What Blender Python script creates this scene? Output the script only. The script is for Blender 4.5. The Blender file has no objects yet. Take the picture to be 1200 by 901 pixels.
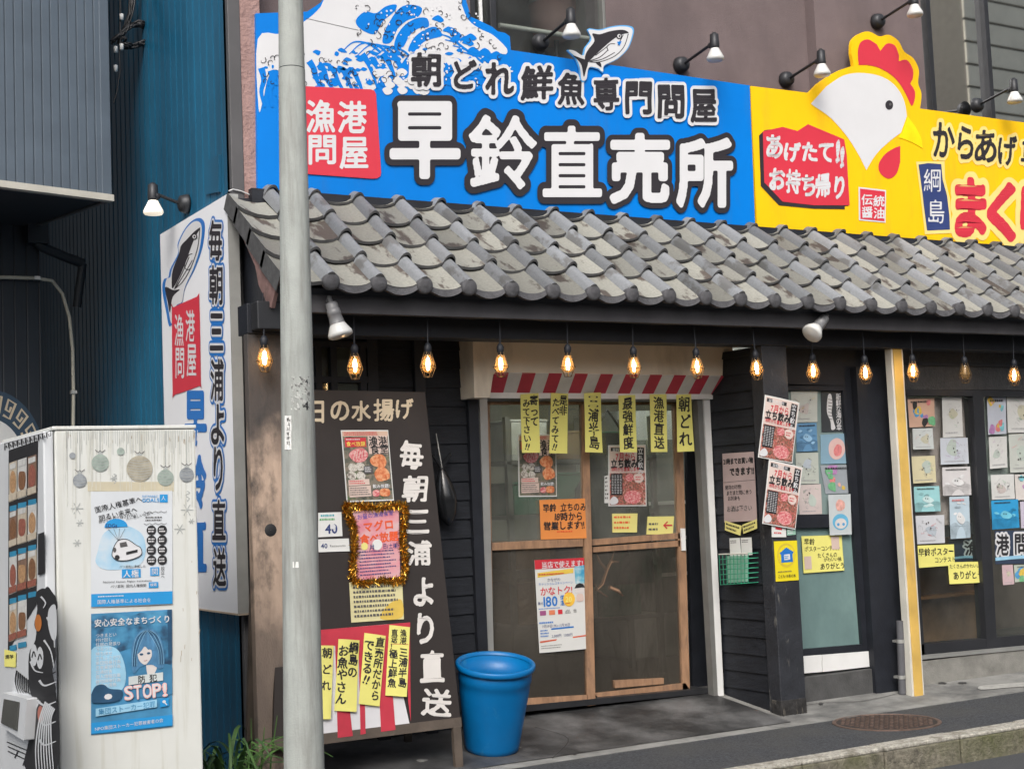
import bpy, math, random
import numpy as np
from mathutils import Vector, Matrix
from mathutils.geometry import tessellate_polygon

random.seed(7)
R = math.radians
scene = bpy.context.scene
COL = scene.collection

# ---------------------------------------------------------------- camera, sky, sun, exposure
YAW, PIT, ROL, FPX, CAMH = R(30.4706), R(4.5667), R(-2.4001), 1700.0, 1.489
_f = np.array([math.sin(YAW)*math.cos(PIT), math.cos(YAW)*math.cos(PIT), math.sin(PIT)])
_r0 = np.array([math.cos(YAW), -math.sin(YAW), 0.0]); _u0 = np.cross(_r0, _f)
_r = math.cos(ROL)*_r0 + math.sin(ROL)*_u0
_u = -math.sin(ROL)*_r0 + math.cos(ROL)*_u0
cam = bpy.data.cameras.new('camera'); camo = bpy.data.objects.new('camera', cam); COL.objects.link(camo)
cam.sensor_width = 36.0; cam.lens = FPX/1200.0*36.0; cam.clip_end = 600; cam.clip_start = .1
camo.matrix_world = Matrix(((_r[0], _u[0], -_f[0], 0), (_r[1], _u[1], -_f[1], 0), (_r[2], _u[2], -_f[2], CAMH), (0, 0, 0, 1)))
scene.camera = camo

SUN_EL, SUN_AZ = 42, 214            # azimuth: 180 = straight from the street side (-Y), above 180 = more from the left
world = bpy.data.worlds.new('World'); scene.world = world; world.use_nodes = True
wn = world.node_tree; wn.nodes.clear()
sky = wn.nodes.new('ShaderNodeTexSky'); sky.sky_type = 'NISHITA'; sky.sun_disc = False
sky.sun_elevation = R(SUN_EL); sky.sun_rotation = R(SUN_AZ); sky.dust_density = 4.0; sky.air_density = 1.0
hs = wn.nodes.new('ShaderNodeHueSaturation'); hs.inputs['Saturation'].default_value = .45
bg = wn.nodes.new('ShaderNodeBackground'); bg.inputs['Strength'].default_value = .15
wo = wn.nodes.new('ShaderNodeOutputWorld')
wn.links.new(sky.outputs[0], hs.inputs['Color']); wn.links.new(hs.outputs[0], bg.inputs[0]); wn.links.new(bg.outputs[0], wo.inputs[0])
sl = bpy.data.lights.new('sun', 'SUN'); sl.energy = 1.4; sl.angle = R(28); sl.color = (1, .96, .9)
so = bpy.data.objects.new('sun', sl); COL.objects.link(so)
az = R(SUN_AZ); el = R(SUN_EL)
sd = Vector((math.sin(az)*math.cos(el), math.cos(az)*math.cos(el), math.sin(el)))
so.rotation_euler = sd.to_track_quat('Z', 'Y').to_euler(); so.location = (0, 0, 20)
scene.view_settings.view_transform = 'Standard'; scene.view_settings.look = 'None'
scene.view_settings.gamma = 1.0; scene.view_settings.use_curve_mapping = False
scene.view_settings.exposure = 0.52
scene.cycles.max_bounces = 6; scene.cycles.transparent_max_bounces = 10
scene.cycles.caustics_reflective = False; scene.cycles.caustics_refractive = False
scene.cycles.sample_clamp_indirect = 4.0

# ---------------------------------------------------------------- surveying: photo pixel -> point on a real plane
CP = np.array([0, 0, CAMH])
def ray(x, y): return _f + (x-600)/FPX*_r - (y-450.5)/FPX*_u
class Plane:
    def __init__(s, p, ex, ey):
        s.p = np.array(p, float); s.ex = np.array(ex, float); s.ey = np.array(ey, float)
        s.ex /= np.linalg.norm(s.ex); s.ey /= np.linalg.norm(s.ey); s.n = np.cross(s.ex, s.ey)
    def hit(s, x, y, off=0.0):
        d = ray(x, y); t = ((s.p - CP) @ s.n)/(d @ s.n)
        return CP + d*t + s.n*off
def PY(Y): return Plane((0, Y, 0), (1, 0, 0), (0, 0, 1))
def PX(X): return Plane((X, 0, 0), (0, -1, 0), (0, 0, 1))
def PZ(Z): return Plane((0, 0, Z), (1, 0, 0), (0, 1, 0))
def onY(x, y, Y): return PY(Y).hit(x, y)
def onX(x, y, X): return PX(X).hit(x, y)
def onZ(x, y, Z): return PZ(Z).hit(x, y)

# ---------------------------------------------------------------- materials
MATS = {}
def M(name, col, rough=.6, noise=.12, scale=6.0, bump=0.0, bscale=60.0, metal=0.0, stretch=(1, 1, 1), dirt=None, spec=.5, coat=0.0, emit=None, detail=4.0, alpha=None):
    if name in MATS: return MATS[name]
    m = bpy.data.materials.new(name); m.use_nodes = True; nt = m.node_tree; N = nt.nodes; L = nt.links
    b = N['Principled BSDF']
    tc = N.new('ShaderNodeTexCoord'); mp = N.new('ShaderNodeMapping'); mp.inputs['Scale'].default_value = stretch
    L.new(tc.outputs['Object'], mp.inputs[0])
    nz = N.new('ShaderNodeTexNoise'); nz.inputs['Scale'].default_value = scale; nz.inputs['Detail'].default_value = detail; nz.inputs['Roughness'].default_value = .6
    L.new(mp.outputs[0], nz.inputs['Vector'])
    cr = N.new('ShaderNodeValToRGB'); e = cr.color_ramp.elements
    e[0].position = .3; e[1].position = .7
    e[0].color = (*[max(0, c*(1-noise)) for c in col], 1); e[1].color = (*[min(1, c*(1+noise)) for c in col], 1)
    L.new(nz.outputs['Fac'], cr.inputs[0]); out = cr.outputs[0]
    if dirt:                                    # (colour, scale, low, high, stretch)
        dc, ds, lo, hi, dst = dirt
        mp2 = N.new('ShaderNodeMapping'); mp2.inputs['Scale'].default_value = dst; mp2.inputs['Location'].default_value = (3.3, 1.7, 5.1)
        L.new(tc.outputs['Object'], mp2.inputs[0])
        n2 = N.new('ShaderNodeTexNoise'); n2.inputs['Scale'].default_value = ds; n2.inputs['Detail'].default_value = 6; n2.inputs['Roughness'].default_value = .65
        L.new(mp2.outputs[0], n2.inputs['Vector'])
        r2 = N.new('ShaderNodeMapRange'); r2.inputs['From Min'].default_value = lo; r2.inputs['From Max'].default_value = hi
        L.new(n2.outputs['Fac'], r2.inputs['Value'])
        mx = N.new('ShaderNodeMix'); mx.data_type = 'RGBA'
        L.new(r2.outputs[0], mx.inputs[0]); L.new(out, mx.inputs[6]); mx.inputs[7].default_value = (*dc, 1); out = mx.outputs[2]
    L.new(out, b.inputs['Base Color'])
    b.inputs['Roughness'].default_value = rough; b.inputs['Metallic'].default_value = metal
    b.inputs['Specular IOR Level'].default_value = spec; b.inputs['Coat Weight'].default_value = coat
    if bump:
        n3 = N.new('ShaderNodeTexNoise'); n3.inputs['Scale'].default_value = bscale; n3.inputs['Detail'].default_value = 5
        L.new(mp.outputs[0], n3.inputs['Vector'])
        bp = N.new('ShaderNodeBump'); bp.inputs['Strength'].default_value = min(1, bump); bp.inputs['Distance'].default_value = .01
        L.new(n3.outputs['Fac'], bp.inputs['Height']); L.new(bp.outputs[0], b.inputs['Normal'])
    if emit:
        b.inputs['Emission Color'].default_value = (*emit[0], 1); b.inputs['Emission Strength'].default_value = emit[1]
    MATS[name] = m; return m

def glass_mat(name, tint=(1, 1, 1), dust=.06, dustcol=(.5, .5, .48), rough=.02, refl=1.0, bump=0.0, dscale=3.0, ior=1.5):
    m = bpy.data.materials.new(name); m.use_nodes = True; nt = m.node_tree; N = nt.nodes; L = nt.links; N.clear()
    o = N.new('ShaderNodeOutputMaterial'); tr = N.new('ShaderNodeBsdfTransparent'); tr.inputs[0].default_value = (*tint, 1)
    gl = N.new('ShaderNodeBsdfGlossy'); gl.inputs['Roughness'].default_value = rough; gl.inputs[0].default_value = (refl, refl, refl, 1)
    df = N.new('ShaderNodeBsdfDiffuse'); df.inputs[0].default_value = (*dustcol, 1)
    fr = N.new('ShaderNodeFresnel'); ge = N.new('ShaderNodeNewGeometry'); iv = N.new('ShaderNodeMapRange'); iv.inputs['To Min'].default_value = ior; iv.inputs['To Max'].default_value = 1/ior
    L.new(ge.outputs['Backfacing'], iv.inputs['Value']); L.new(iv.outputs[0], fr.inputs[0])          # the same reflectance from either side of a pane
    tc = N.new('ShaderNodeTexCoord'); nz = N.new('ShaderNodeTexNoise'); nz.inputs['Scale'].default_value = dscale; nz.inputs['Detail'].default_value = 5
    L.new(tc.outputs['Object'], nz.inputs['Vector'])
    mr = N.new('ShaderNodeMapRange'); mr.inputs['From Min'].default_value = .3; mr.inputs['From Max'].default_value = .75
    mr.inputs['To Min'].default_value = dust*.25; mr.inputs['To Max'].default_value = dust*2.0
    L.new(nz.outputs['Fac'], mr.inputs['Value'])
    m1 = N.new('ShaderNodeMixShader'); m2 = N.new('ShaderNodeMixShader')
    L.new(mr.outputs[0], m1.inputs[0]); L.new(tr.outputs[0], m1.inputs[1]); L.new(df.outputs[0], m1.inputs[2])
    L.new(fr.outputs[0], m2.inputs[0]); L.new(m1.outputs[0], m2.inputs[1]); L.new(gl.outputs[0], m2.inputs[2]); L.new(m2.outputs[0], o.inputs[0])
    if bump:
        n3 = N.new('ShaderNodeTexNoise'); n3.inputs['Scale'].default_value = 5; n3.inputs['Detail'].default_value = 3; n3.inputs['Distortion'].default_value = 1.5
        mp = N.new('ShaderNodeMapping'); mp.inputs['Scale'].default_value = (2.0, 1, .7); mp.inputs['Rotation'].default_value = (0, .5, 0)
        L.new(tc.outputs['Object'], mp.inputs[0]); L.new(mp.outputs[0], n3.inputs['Vector'])
        bp = N.new('ShaderNodeBump'); bp.inputs['Strength'].default_value = bump; bp.inputs['Distance'].default_value = .05
        L.new(n3.outputs['Fac'], bp.inputs['Height'])
        for s_ in (gl, df, fr): L.new(bp.outputs[0], s_.inputs['Normal'])
    return m

def ramp_mat(name, stops, scale=12, rough=.5, kind='noise', stretch=(1, 1, 1), dist=0.0):
    """A mottled print: a noise or cell texture run through a colour ramp."""
    if name in MATS: return MATS[name]
    m = bpy.data.materials.new(name); m.use_nodes = True; nt = m.node_tree; N = nt.nodes; L = nt.links; b = N['Principled BSDF']
    tc = N.new('ShaderNodeTexCoord'); mp = N.new('ShaderNodeMapping'); mp.inputs['Scale'].default_value = stretch
    L.new(tc.outputs['Object'], mp.inputs[0])
    if kind == 'noise':
        t = N.new('ShaderNodeTexNoise'); t.inputs['Scale'].default_value = scale; t.inputs['Detail'].default_value = 3; t.inputs['Distortion'].default_value = dist; o = t.outputs['Fac']
    else:
        t = N.new('ShaderNodeTexVoronoi'); t.inputs['Scale'].default_value = scale; sx = N.new('ShaderNodeSeparateColor'); L.new(t.outputs['Color'], sx.inputs[0]); o = sx.outputs[0]
    L.new(mp.outputs[0], t.inputs['Vector'])
    cr = N.new('ShaderNodeValToRGB'); el = cr.color_ramp.elements
    while len(el) < len(stops): el.new(.5)
    for k, (p, c) in enumerate(stops): el[k].position = p; el[k].color = (*c, 1)
    if kind != 'noise': cr.color_ramp.interpolation = 'CONSTANT'
    L.new(o, cr.inputs[0]); L.new(cr.outputs[0], b.inputs['Base Color']); b.inputs['Roughness'].default_value = rough
    MATS[name] = m; return m

# ---------------------------------------------------------------- mesh builder and object tree
LOC = {}
class MB:
    def __init__(s): s.v = []; s.f = []; s.m = []; s.sm = []; s.mats = []
    def mi(s, mat):
        if mat not in s.mats: s.mats.append(mat)
        return s.mats.index(mat)
    def add(s, vs, fs, mat, smooth=False):
        k = len(s.v); i = s.mi(mat)
        s.v.extend([tuple(map(float, p)) for p in vs])
        for f in fs: s.f.append(tuple(k+j for j in f)); s.m.append(i); s.sm.append(smooth)
    def box(s, x0, x1, y0, y1, z0, z1, mat):
        x0, x1 = min(x0, x1), max(x0, x1); y0, y1 = min(y0, y1), max(y0, y1); z0, z1 = min(z0, z1), max(z0, z1)
        s.hexa([(x0, y0, z0), (x1, y0, z0), (x1, y1, z0), (x0, y1, z0), (x0, y0, z1), (x1, y0, z1), (x1, y1, z1), (x0, y1, z1)], mat)
    def hexa(s, c, mat): s.add(c, [(0, 3, 2, 1), (4, 5, 6, 7), (0, 1, 5, 4), (1, 2, 6, 5), (2, 3, 7, 6), (3, 0, 4, 7)], mat)
    def prism(s, poly, vec, mat, smooth=False):
        """Extrude a closed flat outline along vec."""
        n = len(poly); a = [np.array(p, float) for p in poly]; v = np.array(vec, float)
        tri = tessellate_polygon([[Vector(p) for p in a]])
        s.add(a + [p+v for p in a], [tuple(t) for t in tri] + [tuple(n+j for j in reversed(t)) for t in tri], mat)
        s.add(a + [p+v for p in a], [(i, (i+1) % n, n+(i+1) % n, n+i) for i in range(n)], mat, smooth)
    def slab(s, px, Y, t, mat):
        """A flat piece on the plane y=Y outlined in photo pixels, t thick going back."""
        s.prism([onY(x, y, Y) for x, y in px], (0, t, 0), mat)
    def tube(s, pts, r, mat, n=8, smooth=True):
        pts = [np.array(p, float) for p in pts]; k = len(pts)
        rr = r if isinstance(r, (list, tuple)) else [r]*k
        up = np.array([0, 0, 1.0]); vs = []; fs = []; prev = None
        for i in range(k):
            d = pts[min(i+1, k-1)] - pts[max(i-1, 0)]; d /= (np.linalg.norm(d)+1e-9)
            if prev is None:
                a = np.cross(d, up if abs(d[2]) < .9 else np.array([1.0, 0, 0]))
            else: a = prev - d*(prev @ d)
            a /= np.linalg.norm(a)+1e-9; prev = a; b = np.cross(d, a)
            for j in range(n):
                t = 2*math.pi*j/n; vs.append(pts[i] + rr[i]*(math.cos(t)*a + math.sin(t)*b))
        for i in range(k-1):
            for j in range(n): fs.append((i*n+j, i*n+(j+1) % n, (i+1)*n+(j+1) % n, (i+1)*n+j))
        s.add(vs, fs, mat, smooth)
        s.add(vs[:n], [tuple(range(n))[::-1]], mat); s.add(vs[-n:], [tuple(range(n))], mat)
    def lathe(s, c, ax, prof, mat, n=20, smooth=True):
        c = np.array(c, float); ax = np.array(ax, float); ax /= np.linalg.norm(ax)
        a = np.cross(ax, [0, 0, 1.0] if abs(ax[2]) < .9 else [1.0, 0, 0]); a /= np.linalg.norm(a); b = np.cross(ax, a)
        vs = []; fs = []
        for r, h in prof:
            for j in range(n):
                t = 2*math.pi*j/n; vs.append(c + ax*h + r*(math.cos(t)*a + math.sin(t)*b))
        for i in range(len(prof)-1):
            for j in range(n): fs.append((i*n+j, i*n+(j+1) % n, (i+1)*n+(j+1) % n, (i+1)*n+j))
        s.add(vs, fs, mat, smooth)
    def build(s, name, parent=None, origin=None, bevel=0.0):
        me = bpy.data.meshes.new(name)
        o = bpy.data.objects.new(name, me); COL.objects.link(o)
        if parent is not None: base = LOC[parent.name]; o.parent = parent; loc = base
        else:
            if origin is None:
                v = np.array(s.v); origin = (*((v.min(0)+v.max(0))/2)[:2], v[:, 2].min())
            base = np.array(origin, float); loc = base; o.location = base
        LOC[o.name] = np.array(loc)
        me.from_pydata([tuple(np.array(p)-base) for p in s.v], [], s.f)
        for mt in s.mats: me.materials.append(mt)
        me.polygons.foreach_set('material_index', s.m); me.polygons.foreach_set('use_smooth', s.sm)
        me.update()
        if bevel:
            bm = o.modifiers.new('bevel', 'BEVEL'); bm.width = bevel; bm.segments = 2; bm.limit_method = 'ANGLE'; bm.angle_limit = R(50)
        return o
def tag(o, label=None, cat=None, group=None, kind=None):
    if label: o['label'] = label
    if cat: o['category'] = cat
    if group: o['group'] = group
    if kind: o['kind'] = kind
    return o
def empty(name, loc, label, cat, group=None):
    o = bpy.data.objects.new(name, None); COL.objects.link(o); o.location = loc; o.empty_display_size = .1
    LOC[o.name] = np.array(loc, float); return tag(o, label, cat, group)
def copy_tree(root, loc, label=None, rot=None):
    c = root.copy(); COL.objects.link(c); c.location = loc
    if rot is not None: c.rotation_euler = rot
    if label: c['label'] = label
    for ch in list(root.children):
        d = ch.copy(); COL.objects.link(d); d.parent = c
        for g in list(ch.children):
            e = g.copy(); COL.objects.link(e); e.parent = d
    return c

# ---------------------------------------------------------------- lettering: outlines of the built-in font, thickened through a distance field
_tc = bpy.data.curves.new('lettering', 'FONT'); _tc.size = 1; _tc.resolution_u = 3
_to = bpy.data.objects.new('lettering', _tc)
_G = {}; _F = {}; _S = {}
def glyph_tris(ch):
    if ch not in _G:
        _tc.body = ch; m = _to.to_mesh(); m.calc_loop_triangles()
        v = np.array([(p.co.x, p.co.y) for p in m.vertices]) if len(m.vertices) else np.zeros((0, 2))
        t = [tuple(x.vertices) for x in m.loop_triangles]; _to.to_mesh_clear(); _G[ch] = (v, t)
    return _G[ch]
def _edt2(mask):
    n, w = mask.shape; g = np.full(mask.shape, 1e4)
    d = np.full(w, 1e4)
    for i in range(n): d = np.where(mask[i], 0, d+1); g[i] = d
    d = np.full(w, 1e4)
    for i in range(n-1, -1, -1): d = np.where(mask[i], 0, d+1); g[i] = np.minimum(g[i], d)
    xs = np.arange(w); dx = (xs[:, None]-xs[None, :])**2
    return np.sqrt(np.min(g[:, None, :]**2 + dx[None], axis=2))
def glyph_sdf(ch, N, soft):
    key = (ch, N, soft)
    if key in _S: return _S[key]
    v, t = glyph_tris(ch); pad = .2
    lo = v.min(0)-pad; size = max(v.max(0)-v.min(0))+2*pad; lo = (v.max(0)+v.min(0))/2-size/2
    q = (v-lo)/size*N; mask = np.zeros((N, N), bool)
    for a, b, c in t:
        A, B, C = q[a], q[b], q[c]
        x0, y0 = np.floor(np.minimum(np.minimum(A, B), C)-.5).astype(int).clip(0, N-1); x1, y1 = np.ceil(np.maximum(np.maximum(A, B), C)+.5).astype(int).clip(0, N-1)
        X, Y = np.meshgrid(np.arange(x0, x1+1)+.5, np.arange(y0, y1+1)+.5)
        den = (B[1]-C[1])*(A[0]-C[0])+(C[0]-B[0])*(A[1]-C[1])
        if abs(den) < 1e-9: continue
        l1 = ((B[1]-C[1])*(X-C[0])+(C[0]-B[0])*(Y-C[1]))/den; l2 = ((C[1]-A[1])*(X-C[0])+(A[0]-C[0])*(Y-C[1]))/den
        mask[y0:y1+1, x0:x1+1] |= (l1 >= -.01) & (l2 >= -.01) & (1-l1-l2 >= -.01)
    s = _edt2(~mask)-_edt2(mask)
    for _ in range(soft):
        p = np.pad(s, 1, mode='edge'); s = (p[:-2, 1:-1]+p[2:, 1:-1]+p[1:-1, :-2]+p[1:-1, 2:]+2*p[1:-1, 1:-1])/6
    _S[key] = (s/N*size, lo, size); return _S[key]
def glyph_fat(ch, N=88, wt=.03, soft=2):
    """Vertices (em units) and faces of a glyph thickened by wt em with rounded corners."""
    key = (ch, N, round(wt, 4), soft)
    if key in _F: return _F[key]
    s, lo, size = glyph_sdf(ch, N, soft); f = s+wt; ins = f > 0
    vs = []; fs = []; h = size/N
    full = ins[:-1, :-1] & ins[1:, :-1] & ins[:-1, 1:] & ins[1:, 1:]
    anyc = (ins[:-1, :-1] | ins[1:, :-1] | ins[:-1, 1:] | ins[1:, 1:]) & ~full
    for y in range(N-1):
        row = full[y]; x = 0
        idx = np.flatnonzero(np.diff(np.concatenate(([0], row.astype(int), [0]))))
        for a, b in zip(idx[::2], idx[1::2]):
            k = len(vs); vs += [(a, y), (b, y), (b, y+1), (a, y+1)]; fs.append((k, k+1, k+2, k+3))
    for y, x in zip(*np.nonzero(anyc)):
        cs = [(x, y), (x+1, y), (x+1, y+1), (x, y+1)]; val = [f[c[1], c[0]] for c in cs]; poly = []
        for i in range(4):
            j = (i+1) % 4
            if val[i] > 0: poly.append(cs[i])
            if (val[i] > 0) != (val[j] > 0):
                t = val[i]/(val[i]-val[j]); poly.append((cs[i][0]+t*(cs[j][0]-cs[i][0]), cs[i][1]+t*(cs[j][1]-cs[i][1])))
        if len(poly) >= 3: k = len(vs); vs += poly; fs.append(tuple(range(k, k+len(poly))))
    V = (np.array(vs, float)+.5)*h + lo if vs else np.zeros((0, 2))
    _F[key] = (V, fs); return _F[key]
def spline(pts, n=6, closed=True):
    P = [np.array(p, float) for p in pts]; k = len(P); out = []
    for i in range(k if closed else k-1):
        g = (lambda j: P[j % k]) if closed else (lambda j: P[max(0, min(k-1, j))])
        a, b, c, d = g(i-1), g(i), g(i+1), g(i+2)
        for q in range(n):
            t = q/n; out.append(.5*((2*b)+(c-a)*t+(2*a-5*b+4*c-d)*t*t+(3*b-a-3*c+d)*t**3))
    if not closed: out.append(P[-1])
    return out

class Art:
    """Lettering and flat print laid in thin layers on a surface; mp(x, y, off) gives the world point."""
    LAY = .0012
    def __init__(s, mp, base=0.0, mb=None): s.mp = mp; s.base = base; s.mb = mb or MB(); s.kc = 0
    def _w(s, pts, layer):
        s.kc += 1; o = s.base+layer*s.LAY+(s.kc % 40)*2e-5     # later print lies a hair over earlier print
        return [s.mp(p[0], p[1], o) for p in pts]
    def poly(s, pts, mat, layer=1):
        w = s._w(pts, layer); t = tessellate_polygon([[Vector((p[0], p[1], 0)) for p in pts]]); s.mb.add(w, [tuple(x) for x in t], mat)
    def blob(s, pts, mat, layer=1, n=6): s.poly(spline(pts, n), mat, layer)
    def grid(s, x0, y0, x1, y1, mat, layer=1, n=14):
        pts = [(x0+(x1-x0)*i/n, y0+(y1-y0)*j/n) for j in range(n+1) for i in range(n+1)]
        s.mb.add(s._w(pts, layer), [(j*(n+1)+i, (j+1)*(n+1)+i, (j+1)*(n+1)+i+1, j*(n+1)+i+1) for j in range(n) for i in range(n)], mat)
    def disc(s, cx, cy, rx, ry, mat, layer=1, n=20): s.poly([(cx+rx*math.cos(2*math.pi*k/n), cy+ry*math.sin(2*math.pi*k/n)) for k in range(n)], mat, layer)
    def line(s, pts, w, mat, layer=1, smooth=True):
        P = [np.array(p, float) for p in (spline(pts, 5, False) if smooth and len(pts) > 2 else pts)]
        ww = w if isinstance(w, (list, tuple)) else None; L = []; Rr = []
        for i, p in enumerate(P):
            d = P[min(i+1, len(P)-1)]-P[max(i-1, 0)]; d = d/(np.linalg.norm(d)+1e-9); nn = np.array([-d[1], d[0]])
            hw = (w if ww is None else ww[0]+(ww[1]-ww[0])*i/max(1, len(P)-1))/2
            L.append(p+nn*hw); Rr.append(p-nn*hw)
        k = len(P); s.mb.add(s._w(L+Rr, layer), [(i, i+1, k+i+1, k+i) for i in range(k-1)], mat)
    def glyph(s, ch, cx, cy, w, h, mat, wt=.03, layer=1, N=88, soft=2, rot=0.0, wob=0.0):
        """One character whose inked box is w x h around (cx, cy)."""
        b, _ = glyph_tris(ch); lo, hi = b.min(0), b.max(0); V, F = glyph_fat(ch, N, wt, soft)
        if len(V) == 0: return
        q = (V-(lo+hi)/2)/np.maximum(hi-lo, [.02, .02]); s._put(q, F, cx, cy, w, h, mat, layer, rot, wob, ch)
    def em(s, ch, x, y, h, mat, wt=0.0, layer=1, N=48, soft=1, rot=0.0, wob=0.0, sx=1.0):
        """One character in an em box with top left corner (x, y); returns its advance."""
        if ch in '  ': return h*.5
        v, t = glyph_tris(ch)
        if len(v) == 0: return h*.5
        wide = ord(ch) > 0x2000; adv = 1.0 if wide else (v[:, 0].max()+.06)
        V, F = glyph_fat(ch, N, wt, soft) if wt > 0 else (v, t)
        q = V-np.array([adv/2, .38]); s._put(q, F, x+adv*h*sx/2, y+h/2, h*sx, h, mat, layer, rot, wob, ch); return adv*h*sx
    def _put(s, q, F, cx, cy, w, h, mat, layer, rot, wob, ch):
        q = np.array(q)
        if wob:
            k = random.random()*6; q = q + wob*np.stack([np.sin(q[:, 1]*5+k), np.sin(q[:, 0]*4+k*1.7)+.8*q[:, 0]], 1)
        X = q[:, 0]*w; Y = -q[:, 1]*h; c, sn = math.cos(rot), math.sin(rot)
        s.mb.add(s._w(list(zip(cx+c*X-sn*Y, cy+sn*X+c*Y)), layer), F, mat)
    def text(s, t, x, y, h, mat, wt=0.0, layer=1, vert=False, gap=1.0, N=48, wob=0.0, rot=0.0, sx=1.0, soft=1):
        t = t.replace('!!', '‼') if vert else t
        for ch in t:
            if ch == '‼':
                for k in (0, 1): s.glyph('!', x+h*(.34+.3*k), y+h*(.42+.06*k), h*.14, h*.72, mat, max(wt, .02), layer, N, soft, .35)
                a = h
            elif ch == 'ー' and vert: a = h; s.line([(x+h/2, y+.15*h), (x+h/2, y+.85*h)], h*.1, mat, layer, False)
            else: a = s.em(ch, x, y, h, mat, wt, layer, N, soft, rot, wob, sx)
            if vert: y += h*gap
            else: x += a*gap*math.cos(rot); y += a*gap*math.sin(rot)
        return x
    def fine(s, x0, y0, x1, y1, rows, mat, layer=1, fill=.5, seed=1):
        """Rows of print too small to read."""
        rg = random.Random(seed); hh = (y1-y0)/rows
        for r_ in range(rows):
            x = x0; y = y0+r_*hh; end = x0+(x1-x0)*rg.uniform(.7, 1)
            while x < end:
                w = hh*rg.uniform(.25, .7); s.poly([(x, y+hh*rg.uniform(.15, .3)), (min(end, x+w), y+hh*.2), (min(end, x+w), y+hh*(.2+fill)), (x, y+hh*(.15+fill))], mat, layer); x += w+hh*.2

class Sheet(Art):
    """A sheet of paper, card or film whose corners (TL, TR, BR, BL) sit on a real surface; coordinates x 0..1, y 0..A."""
    def __init__(s, c, plane, mat, off=.004, bulge=.003, thick=.0015, raw=False):
        q = [np.array(p, float) for p in c] if raw else [plane.hit(*p) for p in c]
        s.q = q; s.n = plane.n; s.bu = bulge; s.off = off
        s.W = (np.linalg.norm(q[1]-q[0])+np.linalg.norm(q[2]-q[3]))/2; s.H = (np.linalg.norm(q[3]-q[0])+np.linalg.norm(q[2]-q[1]))/2; s.A = s.H/s.W
        super().__init__(s._map, 0.0)
        s.ph = random.random()*3
        s.grid(0, 0, 1, s.A, mat, -.3, 14)
        # rim and back
        G = 14; e = [(i/G, 0) for i in range(G+1)]+[(1, s.A*i/G) for i in range(1, G+1)]+[(1-i/G, s.A) for i in range(1, G+1)]+[(0, s.A*(1-i/G)) for i in range(1, G)]
        a = [s._map(x, y, -.00036) for x, y in e]; b = [s._map(x, y, -thick) for x, y in e]; k = len(e)
        s.mb.add(a+b, [(i, (i+1) % k, k+(i+1) % k, k+i) for i in range(k)], mat)
    def _map(s, x, y, o):
        u, v = min(1, max(0, x)), min(1, max(0, y/s.A)); q = s.q
        p = (q[0]*(1-u)+q[1]*u)*(1-v)+(q[3]*(1-u)+q[2]*u)*v
        return p + s.n*(s.off+o+s.bu*(math.sin(math.pi*min(1, max(0, u)))*.6+.5*math.sin(2.2*u+3*v+s.ph)+.5))
    def done(s, name, label, cat, group=None): return tag(s.mb.build(name), label, cat, group)
# ---------------------------------------------------------------- common materials
K = dict
m_asph = M('asphalt', (.05, .053, .06), .8, .8, 85, .8, 200, dirt=((.075, .073, .068), 1.5, .45, .8, (1, 1, 1)))
m_road = M('road_asphalt', (.06, .062, .066), .85, .25, 80, .5, 200)
m_conc = M('apron_concrete', (.25, .248, .235), .8, .15, 5, .3, 120, dirt=((.09, .09, .088), 2.2, .42, .7, (1, 1.6, 1)))
m_wet = M('damp_concrete', (.11, .11, .11), .5, .4, 4, .2, 90, dirt=((.025, .025, .026), 1.6, .42, .6, (1, 1, 1)))
m_kerb = M('kerb_stone', (.4, .38, .33), .9, .45, 60, .9, 90, dirt=((.17, .155, .12), 12, .48, .7, (1, 1, 1)))
m_moss = M('mossy_kerb', (.17, .155, .12), .95, .5, 25, 1, 70, dirt=((.1, .105, .045), 2.5, .45, .75, (1, 1, 1)))
m_blk = M('black_paint', (.014, .016, .022), .55, .25, 7, .15, 60, spec=.4)
m_blk2 = M('black_boards', (.013, .015, .02), .6, .35, 9, .3, 40, stretch=(1, 1, 6), spec=.35)
m_blkw = M('worn_black_paint', (.022, .024, .03), .6, .3, 6, .4, 60, dirt=((.16, .155, .14), 9, .62, .72, (2, 2, .5)))
m_blue = M('blue_metal', (.007, .105, .2), .42, .2, 1.5, 0, dirt=((.006, .055, .105), 1.3, .42, .75, (1, 1, .12)), spec=.5)  # dirt streaks and low tone also carry the shade of the gap
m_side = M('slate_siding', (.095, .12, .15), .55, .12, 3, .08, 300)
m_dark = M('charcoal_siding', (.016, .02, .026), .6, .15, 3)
m_soff = M('dark_soffit', (.018, .022, .028), .7, .15, 3)
m_trim = M('cream_trim', (.5, .48, .42), .6, .1, 5)
m_stuc = M('mauve_stucco', (.155, .118, .118), .9, .12, 3, .5, 160, dirt=((.1, .078, .08), 1.2, .45, .8, (1, 1, .3)))
m_pink = M('pink_stucco', (.33, .21, .19), .95, .15, 8, 1.0, 45, dirt=((.2, .12, .11), 14, .55, .75, (1, 1, 1)))
m_post = M('grey_brown_post', (.085, .082, .085), .5, .15, 3, spec=.5)
m_white = M('white_paint', (.75, .75, .74), .5, .05, 5)
m_alu = M('aluminium', (.45, .45, .43), .45, .1, 6, metal=.6)
m_alud = M('grey_frame', (.2, .2, .19), .5, .12, 6, metal=.3)
m_wood = M('door_wood', (.33, .19, .11), .65, .25, 5, .3, 40, stretch=(4, 4, 1), dirt=((.16, .1, .07), 6, .5, .75, (3, 3, 1)))
m_char = M('charred_wood', (.03, .028, .027), .7, .3, 8)
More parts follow.
